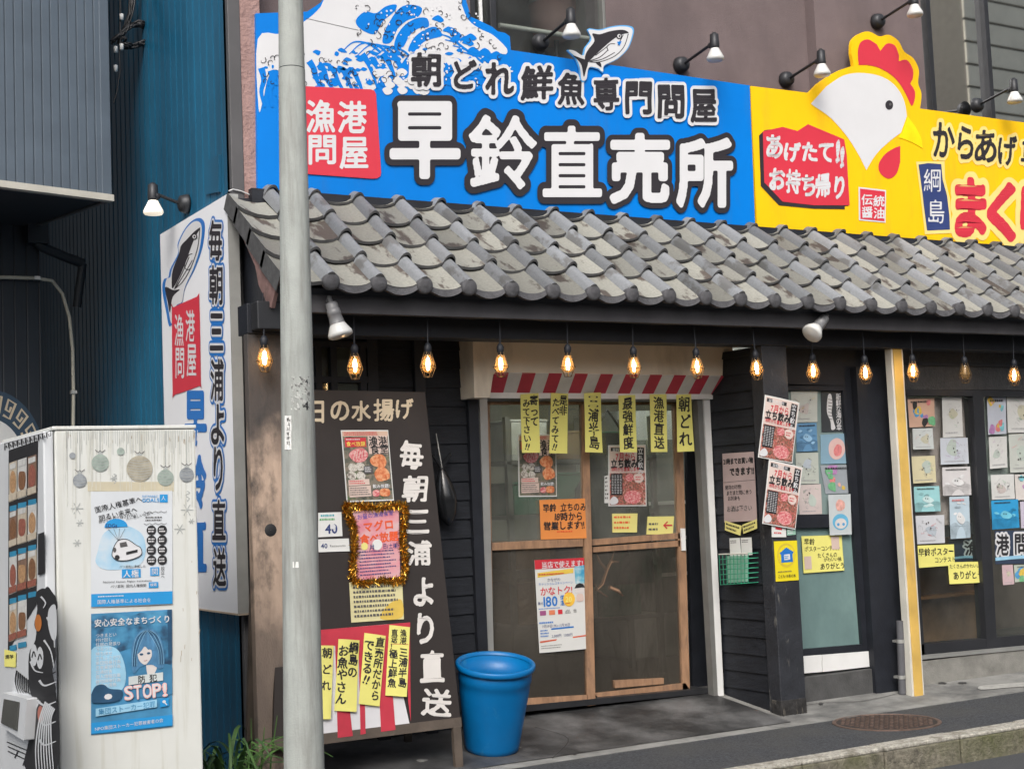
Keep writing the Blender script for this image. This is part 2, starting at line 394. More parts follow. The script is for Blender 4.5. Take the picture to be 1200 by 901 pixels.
m_cream = M('cream_board', (.78, .7, .58), .6, .08, 2, dirt=((.38, .32, .25), 3, .5, .8, (1, 1, .3)))
m_dst = M('dark_steel', (.035, .036, .04), .45, .15, 10, metal=.4)
m_glass = glass_mat('clear_glass', (.86, .9, .88), .02, refl=.9)
m_dglass = glass_mat('door_glass', (.86, .88, .84), .14, (.42, .42, .38), .04, 1.0, .03, dscale=2.0)
m_film = glass_mat('plastic_film', (.6, .57, .53), .15, (.27, .245, .21), .14, 1.0, .4, 1.3)
m_upglass = glass_mat('upper_glass', (.75, .8, .82), .01, refl=1.0, ior=20.0)
m_upclear = glass_mat('upper_clear_glass', (.85, .88, .88), .03, refl=1.0, ior=1.5)
m_paper = M('white_paper', (.68, .68, .66), .7, .05, 4)
m_ypap = M('yellow_paper', (.78, .73, .2), .7, .05, 5)
m_ypap2 = M('pale_yellow_paper', (.72, .65, .22), .7, .06, 5)
m_ink = M('black_ink', (.018, .018, .02), .6, .1, 5)
m_inkb = M('faded_ink', (.09, .085, .085), .6, .1, 5)
m_red = M('red_print', (.55, .03, .045), .5, .08, 5)
m_wprint = M('white_print', (.64, .64, .655), .5, .03, 3)
m_sblue = M('sign_blue', (.0, .185, .64), .42, .07, 1.5, spec=.2, dirt=((.02, .16, .5), 2.0, .52, .85, (3, 1, .5)))
m_syel = M('sign_yellow', (.9, .53, .006), .42, .06, 1.5, spec=.2, dirt=((.78, .42, .02), 2.0, .52, .85, (3, 1, .5)))
m_sred = M('sign_red', (.62, .035, .06), .4, .05, 2)
m_sdark = M('sign_charcoal', (.032, .029, .034), .6, .1, 3, spec=.15)
m_navy = M('sign_navy', (.03, .05, .17), .45, .1, 3)
m_pale = M('sign_pale_yellow', (.85, .66, .22), .4, .04, 3)

# ---------------------------------------------------------------- ground
Yp, Yd = 7.36, 8.05                    # front of the posts, plane of the sliding doors
def rampz(y): return 0.004 + max(0, min(.126, (y-7.15)/.95*.126))
g = MB(); g.box(-60, 90, -60, 120, -.6, -.15, m_road); tag(g.build('road'), kind='structure')
g = MB(); g.box(-30, 60, 6.29, 14, -.3, 0, m_asph); tag(g.build('sidewalk', bevel=.004), kind='structure')
# kerb stones, each about 60 cm long
g = MB(); x = -6.03
while x < 20:
    y0 = 6.165 - .012*(x-6); y0 = max(6.0, min(6.25, y0)); g.box(x+.003, x+.597, y0, 6.3, -.28, -.012, m_moss); g.box(x+.003, x+.597, y0+.002, 6.3, -.012, .012+random.uniform(-.002, .002), m_kerb); x += .6
tag(g.build('kerb', bevel=.008), kind='structure')
g = MB()
pr = [(7.15, .003), (8.1, .128), (8.3, .13)]
g.add([(xx, y, z) for xx in (2.9, 20) for y, z in pr] , [(0, 3, 4, 1), (1, 4, 5, 2)], m_conc)
g.add([(2.9, 7.15, -.1), (20, 7.15, -.1), (20, 7.15, .003), (2.9, 7.15, .003)], [(0, 1, 2, 3)], m_conc)
g.add([(xx, y, z+.004) for xx in (3.0, 6.2) for y, z in ((7.22, rampz(7.22)), (8.1, .128), (8.3, .13))], [(0, 3, 4, 1), (1, 4, 5, 2)], m_wet)
ga = Art(lambda x, y, o: (x, y, rampz(y)+.001+o), .002, g)
m_worn = M('worn_patch', (.33, .325, .305), .85, .2, 20); rw_ = random.Random(8)
ga.blob([(8.02, 7.3), (8.25, 7.26), (8.5, 7.22), (8.55, 7.3), (8.3, 7.36), (8.1, 7.38)], m_worn, 1)
for k in range(26):
    x_, y_ = rw_.uniform(3.2, 9), rw_.uniform(7.2, 7.8); r_ = rw_.uniform(.006, .03); ga.blob([(x_+r_*rw_.uniform(.6, 1.6)*math.cos(t), y_+r_*rw_.uniform(.6, 1.2)*math.sin(t)) for t in np.linspace(0, 5.3, 6)], m_worn if k % 3 == 0 else m_wet, 1, 3)
ga.line([(6.3, 7.45), (6.7, 7.5), (7.0, 7.42), (7.4, 7.47)], .006, M('crack_dirt', (.05, .048, .045), .9), 1); ga.line([(4.4, 7.2), (4.7, 7.5), (4.65, 7.8)], .005, MATS['crack_dirt'], 1)
tag(g.build('apron'), kind='structure')
# manhole cover
c = (6.66, 6.85); mh = empty('manhole_cover', (c[0], c[1], 0), 'round rusty iron manhole cover with a raised grid, set in the asphalt', 'manhole cover')
m_rust = M('rusty_iron', (.15, .1, .08), .6, .35, 12, .5, 60, metal=.3)
b = MB(); b.lathe((*c, 0), (0, 0, 1), [(.335, 0), (.335, .006), (.315, .007), (.312, .002), (.001, .002)], m_rust, 40, False); b.build('ring', mh)
b = MB()
for i in range(-7, 8):
    for j in range(-7, 8):
        px_, py_ = i*.042, j*.042
        if math.hypot(px_, py_) < .29: b.box(c[0]+px_-.014, c[0]+px_+.014, c[1]+py_-.005, c[1]+py_+.005, .002, .008, m_rust) if (i+j) % 2 else b.box(c[0]+px_-.005, c[0]+px_+.005, c[1]+py_-.014, c[1]+py_+.014, .002, .008, m_rust)
b.lathe((*c, 0), (0, 0, 1), [(.31, .0022), (.31, .0035), (.001, .0035)], M('dark_iron', (.035, .027, .024), .8, .4, 20), 40, False); b.build('cover', mh)  # darker plate between the raised treads

# ---------------------------------------------------------------- the fish shop building
shop = empty('shop_building', (6.0, 8.2, 0), 'black boarded corner shop with a blue metal side wall and a tiled awning roof', 'building')
Yw = 7.97                               # wall above the roof / sign back
def corr(mb, p0, e, L, nrm, z0, z1, per, dep, mat, flat=.6):
    """Ribbed metal sheet running L along e from p0."""
    e = np.array(e, float); n = np.array(nrm, float); prof = []; t = 0
    while t < L:
        prof += [(t, 0), (t+per*flat, 0), (t+per*(flat+.1), -dep), (t+per*.9, -dep)]; t += per
    prof.append((t, 0)); vs = []
    for a, d in prof:
        for z in (z0, z1): p = np.array(p0, float)+e*a+n*d; vs.append((p[0], p[1], z))
    mb.add(vs, [(2*i, 2*i+2, 2*i+3, 2*i+1) for i in range(len(prof)-1)], mat)
b = MB(); corr(b, (2.85, 7.99, 0), (0, 1, 0), 7.0, (-1, 0, 0), 0.0, 8.0, .12, .004, m_blue, .8); b.box(2.87, 3.0, 8.0, 15, 0, 8, m_blk); sw = b.build('side_wall', shop)
b = MB(); q = [onX(x, y, 2.835) for x, y in ((240.5, 190), (256, 181), (256, 225), (240.5, 228))]; b.prism(q, (.02, 0, 0), m_blue); b.build('access_panel', shop, bevel=.003)
b = MB(); b.box(2.85, 2.925, 7.95, 8.03, 0, 8, m_post); b.build('corner_post', shop, bevel=.004)
b = MB(); b.box(2.926, 3.05, 7.955, 8.1, 3.2, 8, m_pink); b.build('stucco_pier', shop)
# mauve wall with two window openings
w1 = [onY(553, 60, 8.15)[0], onY(712, 60, 8.15)[0]]; xr = onY(1082, 60, 8.05)[0]; xl = onY(957, 60, 8.05)[0]
b = MB(); b.box(3.05, w1[0], 8.15, 8.4, 3.2, 8, m_stuc); b.box(w1[1], xl, 8.15, 8.4, 3.2, 8, m_stuc); b.box(w1[0], w1[1], 8.15, 8.4, 3.2, 4.35, m_stuc); b.box(w1[0], w1[1], 8.15, 8.4, 5.6, 8, m_stuc)
b.box(xl, xr, 8.05, 8.4, 3.2, 8, m_stuc); b.box(xr, 16, 8.16, 8.4, 3.2, 4.3, m_stuc); b.box(xr, 16, 8.16, 8.4, 6.2, 8, m_stuc); b.box(3.0, 16, 8.4, 8.42, 3.2, 3.3, m_stuc)
b.build('upper_wall', shop)
# dark room behind the upper windows
m_room = M('dim_room', (.3, .28, .26), .9, .3, 1.5)
b = MB(); b.box(w1[0]-.3, w1[1]+.3, 10.2, 10.3, 3.5, 6, m_room); b.box(w1[0]-.3, w1[0]-.2, 8.4, 10.2, 3.5, 6, m_room); b.box(w1[1]+.2, w1[1]+.3, 8.4, 10.2, 3.5, 6, m_room); b.box(w1[0]-.3, w1[1]+.3, 8.4, 10.2, 5.9, 6, m_room)
b.box(xr, 16, 9.6, 9.7, 3.5, 6.5, m_room); b.build('upper_room', shop)
f = MB()
for xx in (553, 577.5, 709): 
    X = onY(xx, 40, 8.17)[0]; f.box(X-.02, X+.025, 8.155, 8.22, 4.35, 5.6, m_dst if xx < 600 else m_alud)
f.box(w1[0], w1[1], 8.16, 8.23, 4.35, 4.39, m_alud); f.box(w1[0], w1[1], 8.16, 8.23, 5.55, 5.6, m_alud)
X = onY(564, 40, 8.2)[0]; f.box(X-.012, X+.012, 8.19, 8.21, 4.39, 5.55, m_white)
uw = f.build('window', shop, bevel=.003); b = MB(); b.box(w1[0]+.01, w1[1]-.01, 8.2, 8.206, 4.36, 5.58, m_upclear); b.build('pane', uw)
b = MB(); r0 = onY(585, 30, 8.3); r1 = onY(705, 48, 8.3); b.tube([r0, r1], .018, m_trim, 8); b.build('curtain_rail', uw)
f = MB()
for xx in (1084, 1152): 
    X = onY(xx, 60, 8.2)[0]; f.box(X-.02, X+.03, 8.14, 8.24, 4.3, 6.2, m_dst)
f.box(xr, 16, 8.17, 8.24, 4.3, 4.34, m_dst); f.box(14, 14.05, 8.14, 8.24, 4.3, 6.2, m_dst)
uw = f.build('window', shop, bevel=.003); b = MB(); b.box(xr+.01, 15.9, 8.19, 8.196, 4.32, 6.18, m_upglass); b.build('pane', uw)
# lamp shade standing in the upper room
t = empty('drum_lamp', tuple(onY(652, 60, 9.0)), 'pinkish brown drum lamp shade standing behind the upper window', 'lamp')
cc = onY(652, 48, 9.0); b = MB(); b.lathe(cc, (0, 0, 1), [(.001, 0), (.17, 0), (.2, .28), (.001, .28)], M('drum_cloth', (.5, .28, .24), .8), 24); b.build('lamp_shade', t)
b = MB(); b.lathe(cc, (0, 0, 1), [(.203, .265), (.207, .285), (.2, .3)], m_trim, 24); b.build('rim', t)
b = MB(); b.lathe((cc[0], cc[1], 4.0), (0, 0, 1), [(.12, 0), (.12, .02), (.02, .03), (.02, cc[2]-4.0)], m_dst, 16); b.build('stand', t)

# tiled awning roof
TH = math.atan2(.668, .8556); S = np.array([0, math.cos(TH), math.sin(TH)]); NN = np.array([0, -math.sin(TH), math.cos(TH)]); TW = .2777; X0 = 3.062; EZ = 2.69; EY = 7.096
E0 = np.array([0, EY, EZ])
def tile_mat(name, c0, c1, dark):
    m = bpy.data.materials.new(name); m.use_nodes = True; nt = m.node_tree; N = nt.nodes; L = nt.links; b = N['Principled BSDF']
    tc = N.new('ShaderNodeTexCoord'); at = N.new('ShaderNodeAttribute'); at.attribute_name = 'tile'
    mp = N.new('ShaderNodeMapping'); mp.inputs['Rotation'].default_value = (0, 0, .5); mp.inputs['Scale'].default_value = (2.4, 1, 1)
    L.new(tc.outputs['Object'], mp.inputs[0])
    n1 = N.new('ShaderNodeTexNoise'); n1.inputs['Scale'].default_value = 3.8; n1.inputs['Detail'].default_value = 7; n1.inputs['Roughness'].default_value = .6
    vm_ = N.new('ShaderNodeVectorMath'); vm_.operation = 'MULTIPLY_ADD'; vm_.inputs[1].default_value = (37, 23, 51); L.new(at.outputs['Fac'], vm_.inputs[0]); L.new(mp.outputs[0], vm_.inputs[2]); L.new(vm_.outputs[0], n1.inputs['Vector'])
    n2 = N.new('ShaderNodeTexNoise'); n2.inputs['Scale'].default_value = 70; n2.inputs['Detail'].default_value = 4; L.new(tc.outputs['Object'], n2.inputs['Vector'])
    mx = N.new('ShaderNodeMix'); mx.data_type = 'RGBA'; mx.inputs[6].default_value = (*c0, 1); mx.inputs[7].default_value = (*c1, 1); L.new(n2.outputs['Fac'], mx.inputs[0])
    r = N.new('ShaderNodeMapRange'); r.inputs['From Min'].default_value = .54; r.inputs['From Max'].default_value = .6; L.new(n1.outputs['Fac'], r.inputs['Value'])
    m2 = N.new('ShaderNodeMix'); m2.data_type = 'RGBA'; m2.inputs[7].default_value = (*dark, 1); L.new(r.outputs[0], m2.inputs[0]); L.new(mx.outputs[2], m2.inputs[6])
    sp = N.new('ShaderNodeMapRange'); sp.inputs['To Min'].default_value = .62; sp.inputs['To Max'].default_value = 1.2; L.new(at.outputs['Fac'], sp.inputs['Value'])
    m3 = N.new('ShaderNodeMix'); m3.data_type = 'RGBA'; m3.blend_type = 'MULTIPLY'; m3.inputs[0].default_value = 1; L.new(m2.outputs[2], m3.inputs[6]); L.new(sp.outputs[0], m3.inputs[7])
    L.new(m3.outputs[2], b.inputs['Base Color']); b.inputs['Roughness'].default_value = .62
    bp = N.new('ShaderNodeBump'); bp.inputs['Strength'].default_value = .25; bp.inputs['Distance'].default_value = .01; L.new(n2.outputs['Fac'], bp.inputs['Height']); L.new(bp.outputs[0], b.inputs['Normal'])
    return m
m_pan = tile_mat('tile_pan', (.17, .168, .148), (.31, .305, .265), (.075, .06, .05))
m_roll = tile_mat('tile_roll', (.15, .158, .168), (.24, .25, .262), (.12, .12, .118))
m_edge = M('tile_edge', (.07, .07, .072), .8, .3, 20)
m_disc = M('tile_disc', (.075, .074, .08), .75, .25, 25, .4, 90)
b = MB(); tv = []
prof = [(-.044, -.012)]+[(-.042+.084*k/8, .05*math.sin(math.pi*k/8)**.65) for k in range(1, 8)]+[(.044, -.012)]+[(.042+(TW-.084)*k/8, -.026*math.sin(math.pi*k/8)**.6) for k in range(1, 9)]
def tile(n, row, s0, s1):
    dx = random.uniform(-.004, .004); tw = random.uniform(-.009, .009); lift = random.uniform(-.003, .007); shade = random.random()
    lay = 3
    for part, mat in ((prof[:9], m_roll), (prof[8:], m_pan)):
        vs = []; k0 = len(b.v)
        for q in range(lay+1):
            t = q/lay; s_ = s0+(s1-s0)*t; h0 = (.026+lift)*(1-t)
            for a, h in part:
                p = np.array([X0+n*TW+a+dx+tw*t, 0, 0])+E0+S*s_+NN*(h0+h*(1 if q else 1.04)); vs.append(p)
        k = len(part); b.add(vs, [(q*k+i, q*k+i+1, (q+1)*k+i+1, (q+1)*k+i) for q in range(lay) for i in range(k-1)], mat, True); tv.extend([shade]*(len(b.v)-k0))
        k0 = len(b.v); lo = [v - NN*.015 for v in vs[:k]]; lo = [p - S*.004 for p in lo]
        b.add(list(vs[:k])+lo, [(i, k+i, k+i+1, i+1) for i in range(k-1)], m_edge); tv.extend([shade]*(len(b.v)-k0))
for n in range(0, 28):
    for row in range(5):
        s0 = row*.255; s1 = min(1.075, s0+.285)
        tile(n, row, s0+(-.03 if row == 0 else -.012), s1)
    # drop lip under the eave tile
    k0 = len(b.v); a = [E0+np.array([X0+n*TW+q[0], 0, 0])+S*-.03+NN*(.026+q[1]*1.04) for q in prof[8:]]; lo = [p+np.array([0, -.006, -.04+.012*(abs(i-4)/4)**2]) for i, p in enumerate(a)]
    b.add(a+lo+[p+np.array([0, .03, 0]) for p in lo], [(i, 9+i, 10+i, i+1) for i in range(8)]+[(9+i, 18+i, 19+i, 10+i) for i in range(8)], m_disc); tv.extend([.5]*(len(b.v)-k0))
# left verge tiles
for row in range(4):
    s0 = row*.255-.02; s1 = min(.96, s0+.29); k0 = len(b.v); shade = random.random()
    o = lambda x, s_, h: np.array([x, 0, 0])+E0+S*s_+NN*h
    xa, xb = X0-.285, X0-.045
    top = [(xb, -.012), (xb-.05, -.02), (xb-.12, -.014), (xa+.05, .004), (xa, .03)]
    vs = [o(x, s0, .028+h) for x, h in top]+[o(x, s1, h) for x, h in top]
    b.add(vs, [(i, i+1, 6+i, 5+i) for i in range(4)], m_pan, True); tv.extend([shade]*(len(b.v)-k0)); k0 = len(b.v)
    b.add([o(xa, s0, .056), o(xa, s1, .034), o(xa, s1, -.075), o(xa, s0, -.06)]+[o(x, s0, .028+h) for x, h in top]+[o(x, s0-.004, .008+h) for x, h in top], [(0, 1, 2, 3)]+[(4+i, 9+i, 10+i, 5+i) for i in range(4)], m_edge); tv.extend([.7]*(len(b.v)-k0))
k0 = len(b.v)
for n in range(0, 28):
    b.lathe(E0+np.array([X0+n*TW, 0, 0])+S*-.035+NN*.024, (0, -1, -.12), [(.045, -.03), (.047, 0), (.048, .01), (.043, .017), (.03, .021), (.001, .024)], m_disc, 20)
tv.extend([.5]*(len(b.v)-k0))
roof = b.build('roof', shop)
at = roof.data.attributes.new('tile', 'FLOAT', 'POINT'); at.data.foreach_set('value', np.array(tv, np.float32))
b = MB()
p = [E0+S*.02-NN*.05, E0+S*1.07-NN*.04, E0+S*1.07-NN*.09, E0+S*.02-NN*.09]
b.prism([q+np.array([2.8, 0, 0]) for q in p], (8.2, 0, 0), m_blk); b.build('roof_deck', roof)
b = MB(); b.prism([(2.9, 7.25, 2.55), (2.9, 7.96, 2.55), (2.9, 7.96, 3.26), (2.9, 7.25, 2.74)], (.02, 0, 0), m_blk); b.build('gable_board', shop)
b = MB(); q = [onX(x, y, 2.79) for x, y in ((277, 262), (281, 258), (300, 290), (325, 328), (318, 361), (314, 358), (303, 334), (299, 312))]
b.prism(q, (.02, 0, 0), M('rusty_barge', (.2, .12, .11), .8, .3, 10, dirt=((.09, .06, .055), 12, .5, .7, (1, 1, 1)))); b.build('barge_board', shop)
# black strip that puts in the shade of the gap under the signboard
b = MB(); b.box(2.95, 11, 7.9, 8.1, 3.25, 3.36, m_blk); b.build('gap_shade_strip', shop)
# eave fascia and beams
b = MB(); b.box(2.93, 11, 7.17, 7.21, 2.535, 2.71, M('fascia_paint', (.068, .065, .07), .6, .2, 4, spec=.35)); b.build('fascia', shop, bevel=.004)
b = MB(); b.box(2.93, 11, 7.21, 7.9, 2.6, 2.62, m_soff); b.build('soffit', shop)
b = MB(); b.box(2.70, 11, 7.352, 7.5, 2.438, 2.6, m_blk); b.build('eave_beam', shop, bevel=.004)
b = MB(); cpts = []
for k in range(61):
    x_ = 2.95+k*.13; cpts.append((x_, 7.235, 2.555-.018*abs(math.sin(k*.62))))
b.tube(cpts, .005, m_blk, 5); b.build('light_cable', shop)
b = MB(); b.box(2.72, 2.93, 7.25, 7.352, 2.45, 2.6, m_dst); b.build('bracket', shop, bevel=.006)

# posts
def wood_post_mat():
    m = M('weathered_post', (.46, .34, .26), .8, .25, 3, .5, 50, stretch=(5, 5, 1), dirt=((.05, .045, .042), 3.5, .5, .68, (1.5, 1.5, .8)))
    nt = m.node_tree; N = nt.nodes; L = nt.links; b_ = N['Principled BSDF']; src = b_.inputs['Base Color'].links[0].from_socket
    tc = N.new('ShaderNodeTexCoord'); sx = N.new('ShaderNodeSeparateXYZ'); L.new(tc.outputs['Object'], sx.inputs[0])
    nz = N.new('ShaderNodeTexNoise'); nz.inputs['Scale'].default_value = 5; nz.inputs['Detail'].default_value = 6; L.new(tc.outputs['Object'], nz.inputs['Vector'])
    ad = N.new('ShaderNodeMath'); ad.operation = 'MULTIPLY_ADD'; L.new(nz.outputs['Fac'], ad.inputs[0]); ad.inputs[1].default_value = .5; L.new(sx.outputs['Z'], ad.inputs[2])
    cr = N.new('ShaderNodeValToRGB'); e = cr.color_ramp.elements
    mr = N.new('ShaderNodeMapRange'); mr.inputs['From Min'].default_value = 0; mr.inputs['From Max'].default_value = 3.0; L.new(ad.outputs[0], mr.inputs['Value']); L.new(mr.outputs[0], cr.inputs[0])
    stops = [(0, .3), (.12, .25), (.2, .75), (.36, .65), (.42, .05), (.68, .0), (.75, .9), (1, .97)]
    while len(e) < len(stops): e.new(.5)
    for k, (p_, v) in enumerate(stops): e[k].position = p_; e[k].color = (v, v, v, 1)
    mx = N.new('ShaderNodeMix'); mx.data_type = 'RGBA'; L.new(cr.outputs[0], mx.inputs[0]); L.new(src, mx.inputs[6]); mx.inputs[7].default_value = (.035, .033, .034, 1)
    L.new(mx.outputs[2], b_.inputs['Base Color']); return m
b = MB(); b.box(2.70, 2.915, Yp, Yp+.06, 0, 2.438, wood_post_mat()); wp = b.build('wooden_post', shop, bevel=.005)
b = MB(); kx = onY(317, 621, Yp)[0]; kz = onY(317, 621, Yp)[2]; b.lathe((kx, Yp-.001, kz), (0, -1, 0), [(.001, .002), (.03, .002), (.034, 0)], m_ink, 14); b.build('knot', wp)
b = MB(); z0, z1 = onY(332, 875, Yp)[2], onY(332, 707, Yp)[2]; b.box(2.885, 2.914, Yp-.012, Yp-.001, z0, z1, M('patch_board', (.22, .15, .11), .8, .25, 4, stretch=(5, 5, 1))); b.build('patch_board', wp, bevel=.003)
xa, xb = onY(907.7, 683, Yp)[0], onY(937, 683, Yp)[0]
b = MB(); b.box(xa, xb, Yp, Yp+.12, rampz(Yp)-.002, 2.438, m_blkw); b.box(xa-.003, xb+.002, Yp-.002, Yp+.1, rampz(Yp)-.004, .13, M('splintered_foot', (.022, .021, .021), .9, .5, 14, 1, 30, dirt=((.13, .115, .095), 14, .55, .68, (2.5, 1, .5))));
for k in range(9): x_ = xa+(xb-xa)*k/9; h_ = random.uniform(.02, .075); b.prism([(x_, Yp-.006, .02), (x_+.024, Yp-.006, .02), (x_+.016, Yp-.006, h_), (x_+.006, Yp-.006, h_*.9)], (0, .006, 0), MATS['splintered_foot'])
post = b.build('black_post', shop, bevel=.006)
# clapboards
def clap(mb, p0, e, L, n, z0, z1, pitch=.117, mat=None, t=.014):
    e = np.array(e, float); n = np.array(n, float); z = z0
    while z < z1:
        zz = min(z+pitch, z1); a = np.array(p0, float); q = []
        for d, h in ((t, z), (.003, zz), (0, zz), (0, z)): p = a+n*d; q.append((p[0], p[1], h))
        mb.prism(q, tuple(e*L), mat or m_blk2); z = zz
b = MB(); clap(b, (xa+.03, Yp+.12, 0), (0, 1, 0), 7.96-Yp-.12, (-1, 0, 0), .05, 2.44); b.box(xa+.03, xa+.1, Yp+.12, 7.98, .03, 2.44, m_blk); b.build('clapboard_wall', shop)
xe0, xe1 = onY(441, 500, 7.97)[0], onY(556, 500, 7.97)[0]
b = MB(); clap(b, (xe0, 7.985, 0), (1, 0, 0), xe1-xe0, (0, -1, 0), .1, 2.5); b.box(2.93, xe1, 8.0, 8.1, .1, 2.6, m_blk)
for xx in (437, 492, 553): X = onY(xx, 450, 7.95)[0]; b.box(X-.035, X+.035, 7.94, 7.99, .1, 2.5, m_blk)
b.build('clapboard_wall', shop, bevel=.003)
# small dark window behind the pole
f = MB(); zt, zb = onY(410, 404, 7.96)[2], onY(410, 462, 7.96)[2]-.5
for xx in (372, 390, 424): X = onY(xx, 430, 7.96)[0]; f.box(X-.02, X+.02, 7.94, 7.99, zb, zt, m_blk)
xq0, xq1 = onY(352, 430, 7.96)[0], onY(430, 430, 7.96)[0]
for z in (zt, onY(400, 445, 7.96)[2], zb): f.box(xq0, xq1, 7.942, 7.988, z-.018, z+.018, m_blk)
ww = f.build('window', shop); b = MB(); b.box(xq0, xq1, 7.97, 7.976, zb, zt, m_glass); b.box(xq0, xq1, 7.985, 7.995, zb, zt, M('window_blind', (.13, .125, .11), .8)); b.build('pane', ww)

# entrance: frame, shutter box, striped valance, two sliding doors
b = MB()
b.slab([(553, 466), (561.5, 466), (571.5, 836), (564, 836)], 7.975, .05, m_alud); b.slab([(562, 466), (571, 466), (580.5, 836), (573, 836)], 7.962, .07, m_alu)
b.slab([(817, 466), (823, 466), (842, 816), (836.5, 816)], 7.955, .06, m_alud); b.slab([(824.5, 462), (831.5, 460), (848.5, 819), (842, 819)], 7.95, .06, m_white)
b.slab([(560, 464), (835, 464), (835, 470), (560, 470)], 7.99, .14, m_alud)
b.build('door_frame', shop, bevel=.003)
b = MB(); b.slab([(803, 466), (818, 466), (838, 812), (812, 806)], 8.3, .03, m_blk); b.build('door_gap_shade_sheet', shop)  # black sheet stands in for the shade inside the open door gap
Yb = 7.80
b = MB(); b.slab([(554, 396), (858.5, 400), (858.5, 438), (845, 440), (578, 438), (574, 466), (556, 466)], Yb, .2, m_cream); b.build('shutter_box', shop, bevel=.006)
ma, mb_ = M('valance_red', (.56, .05, .085), .6, .12, 6), M('valance_white', (.76, .74, .71), .6, .1, 6)
b = MB(); A0, A1 = onY(580, 437, Yb-.004), onY(858, 441, Yb-.004); B0, B1 = onY(574, 460, Yb+.13), onY(846, 462, Yb+.13); nst = 19
for i in range(nst):
    t0, t1 = i/nst, (i+1)/nst
    b.prism([A0+(A1-A0)*t0, A0+(A1-A0)*t1, B0+(B1-B0)*t1, B0+(B1-B0)*t0], (0, .006, .006), ma if i % 2 == 0 else mb_)
b.prism([B0+np.array([0, -.002, 0]), B1+np.array([0, -.002, 0]), B1+np.array([0, 0, -.035]), B0+np.array([0, 0, -.035])], (0, .01, 0), mb_)
vl = b.build('striped_valance', shop)
# doors
def door(px_frame, Y, label, panes):
    f = MB()
    for q in px_frame: f.slab(q, Y-.015, .035, m_wood)
    o = f.build('sliding_door', shop, bevel=.003)
    for nm, q, mt in panes:
        b = MB(); b.slab(q, Y+.002, .004, mt); b.build(nm, o)
    return o
d1 = door([[(573, 636), (683, 630), (683, 640), (573, 645)], [(681.5, 470), (689.5, 470), (698, 826), (688.5, 827)], [(579, 820), (689, 814), (689, 824), (579, 835)], [(570, 472), (574, 472), (579, 826), (576, 826)], [(572, 470), (682, 470), (682, 474), (572, 474)]], 8.04, None,
     [('glass_pane', [(573, 473), (682, 473), (684, 632), (574, 637)], m_dglass), ('film_panel', [(574, 644), (684, 638), (690, 816), (580, 822)], m_film)])
d2 = door([[(694, 632), (797, 624), (797, 631), (694, 639)], [(695, 641), (797, 633), (797, 640), (695, 647)], [(790, 470), (799, 470), (808.5, 808), (800, 808)], [(697, 812), (803, 800), (808, 807), (702, 819)], [(720, 797), (778, 794), (778, 801), (721, 806)], [(689, 470), (795, 470), (795, 474), (689, 474)]], 8.10, None,
     [('glass_pane', [(689, 473), (792, 473), (797, 627), (694, 634)], m_dglass), ('film_panel', [(694, 645), (798, 638), (803, 803), (698, 814)], m_film)])
b = MB(); b.slab([(798, 619), (803, 619), (804, 645), (799.5, 645)], 8.072, .012, m_white); b.build('handle', d2)
b = MB(); b.slab([(572, 830), (830, 806), (830, 812), (572, 838)], 8.02, .16, m_dst); b.build('threshold', shop)

# right of the black post: teal door window, kick panel, step
Yt = 7.62
m_teal = M('teal_film', (.17, .26, .25), .3, .18, 3, 0, dirt=((.12, .19, .19), 2, .45, .7, (1, 1, .5)), spec=.6)
m_teal2 = M('pale_teal_film', (.23, .3, .29), .3, .15, 3, 0, dirt=((.16, .22, .22), 2, .45, .7, (1, 1, .5)), spec=.6)
f = MB()
f.slab([(915, 450), (1003, 452), (1003, 458), (915, 457)], Yt-.02, .06, m_blk); f.slab([(918, 603), (1003, 602), (1005, 617), (919, 619)], Yt-.02, .06, m_blk)
f.slab([(988, 456), (1003, 456), (1025, 782), (1013, 782)], Yt-.022, .065, m_blk); f.slab([(925, 762), (1018, 754), (1018, 763), (925, 772)], Yt-.02, .06, m_blk)
df = f.build('shop_window', shop, bevel=.003)
b = MB(); b.slab([(912, 457), (992, 457), (1002, 604), (915, 606)], Yt+.01, .01, m_teal2); b.slab([(918, 617), (1004, 615), (1014, 757), (924, 765)], Yt+.01, .01, m_teal); b.build('pane', df)
b = MB(); b.slab([(925, 770), (963, 767), (963, 787), (925, 790)], Yt-.03, .05, m_white); b.slab([(964, 767), (1022, 762.5), (1022, 780.5), (964, 787)], Yt-.03, .05, m_white); b.build('kick_panel', shop, bevel=.003)
b = MB(); zt = onY(985, 787, 7.6)[2]; X1 = onY(1041, 780, 7.55)[0]; b.box(xb-.05, X1, 7.57, 8.0, .03, zt, M('dark_step', (.07, .07, .07), .8, .25, 8, .3, 80)); b.build('step', shop, bevel=.006)
b = MB(); b.slab([(1003, 430), (1050, 430), (1072, 812), (1027, 812)], 7.54, .3, m_blk); b.slab([(895, 403), (1052, 405), (1052, 452), (895, 452)], 7.6, .1, m_blk); b.build('black_panel', shop)
X0y, X1y = onY(1061.5, 690, Yp+.02)[0], onY(1075.5, 690, Yp+.02)[0]
b = MB(); m_yel = M('yellow_trim', (.62, .4, .1), .6, .15, 4, dirt=((.4, .26, .1), 6, .55, .8, (3, 3, .5))); m_wtr = M('white_trim', (.6, .58, .52), .6, .1, 4)
b.box(X0y, X0y+.018, Yp+.02, Yp+.08, .03, 2.438, m_wtr); b.box(X0y+.018, X1y-.016, Yp+.014, Yp+.075, .03, 2.438, m_yel); b.box(X1y-.016, X1y, Yp+.02, Yp+.08, .03, 2.438, m_wtr); b.build('trim_post', shop, bevel=.002)
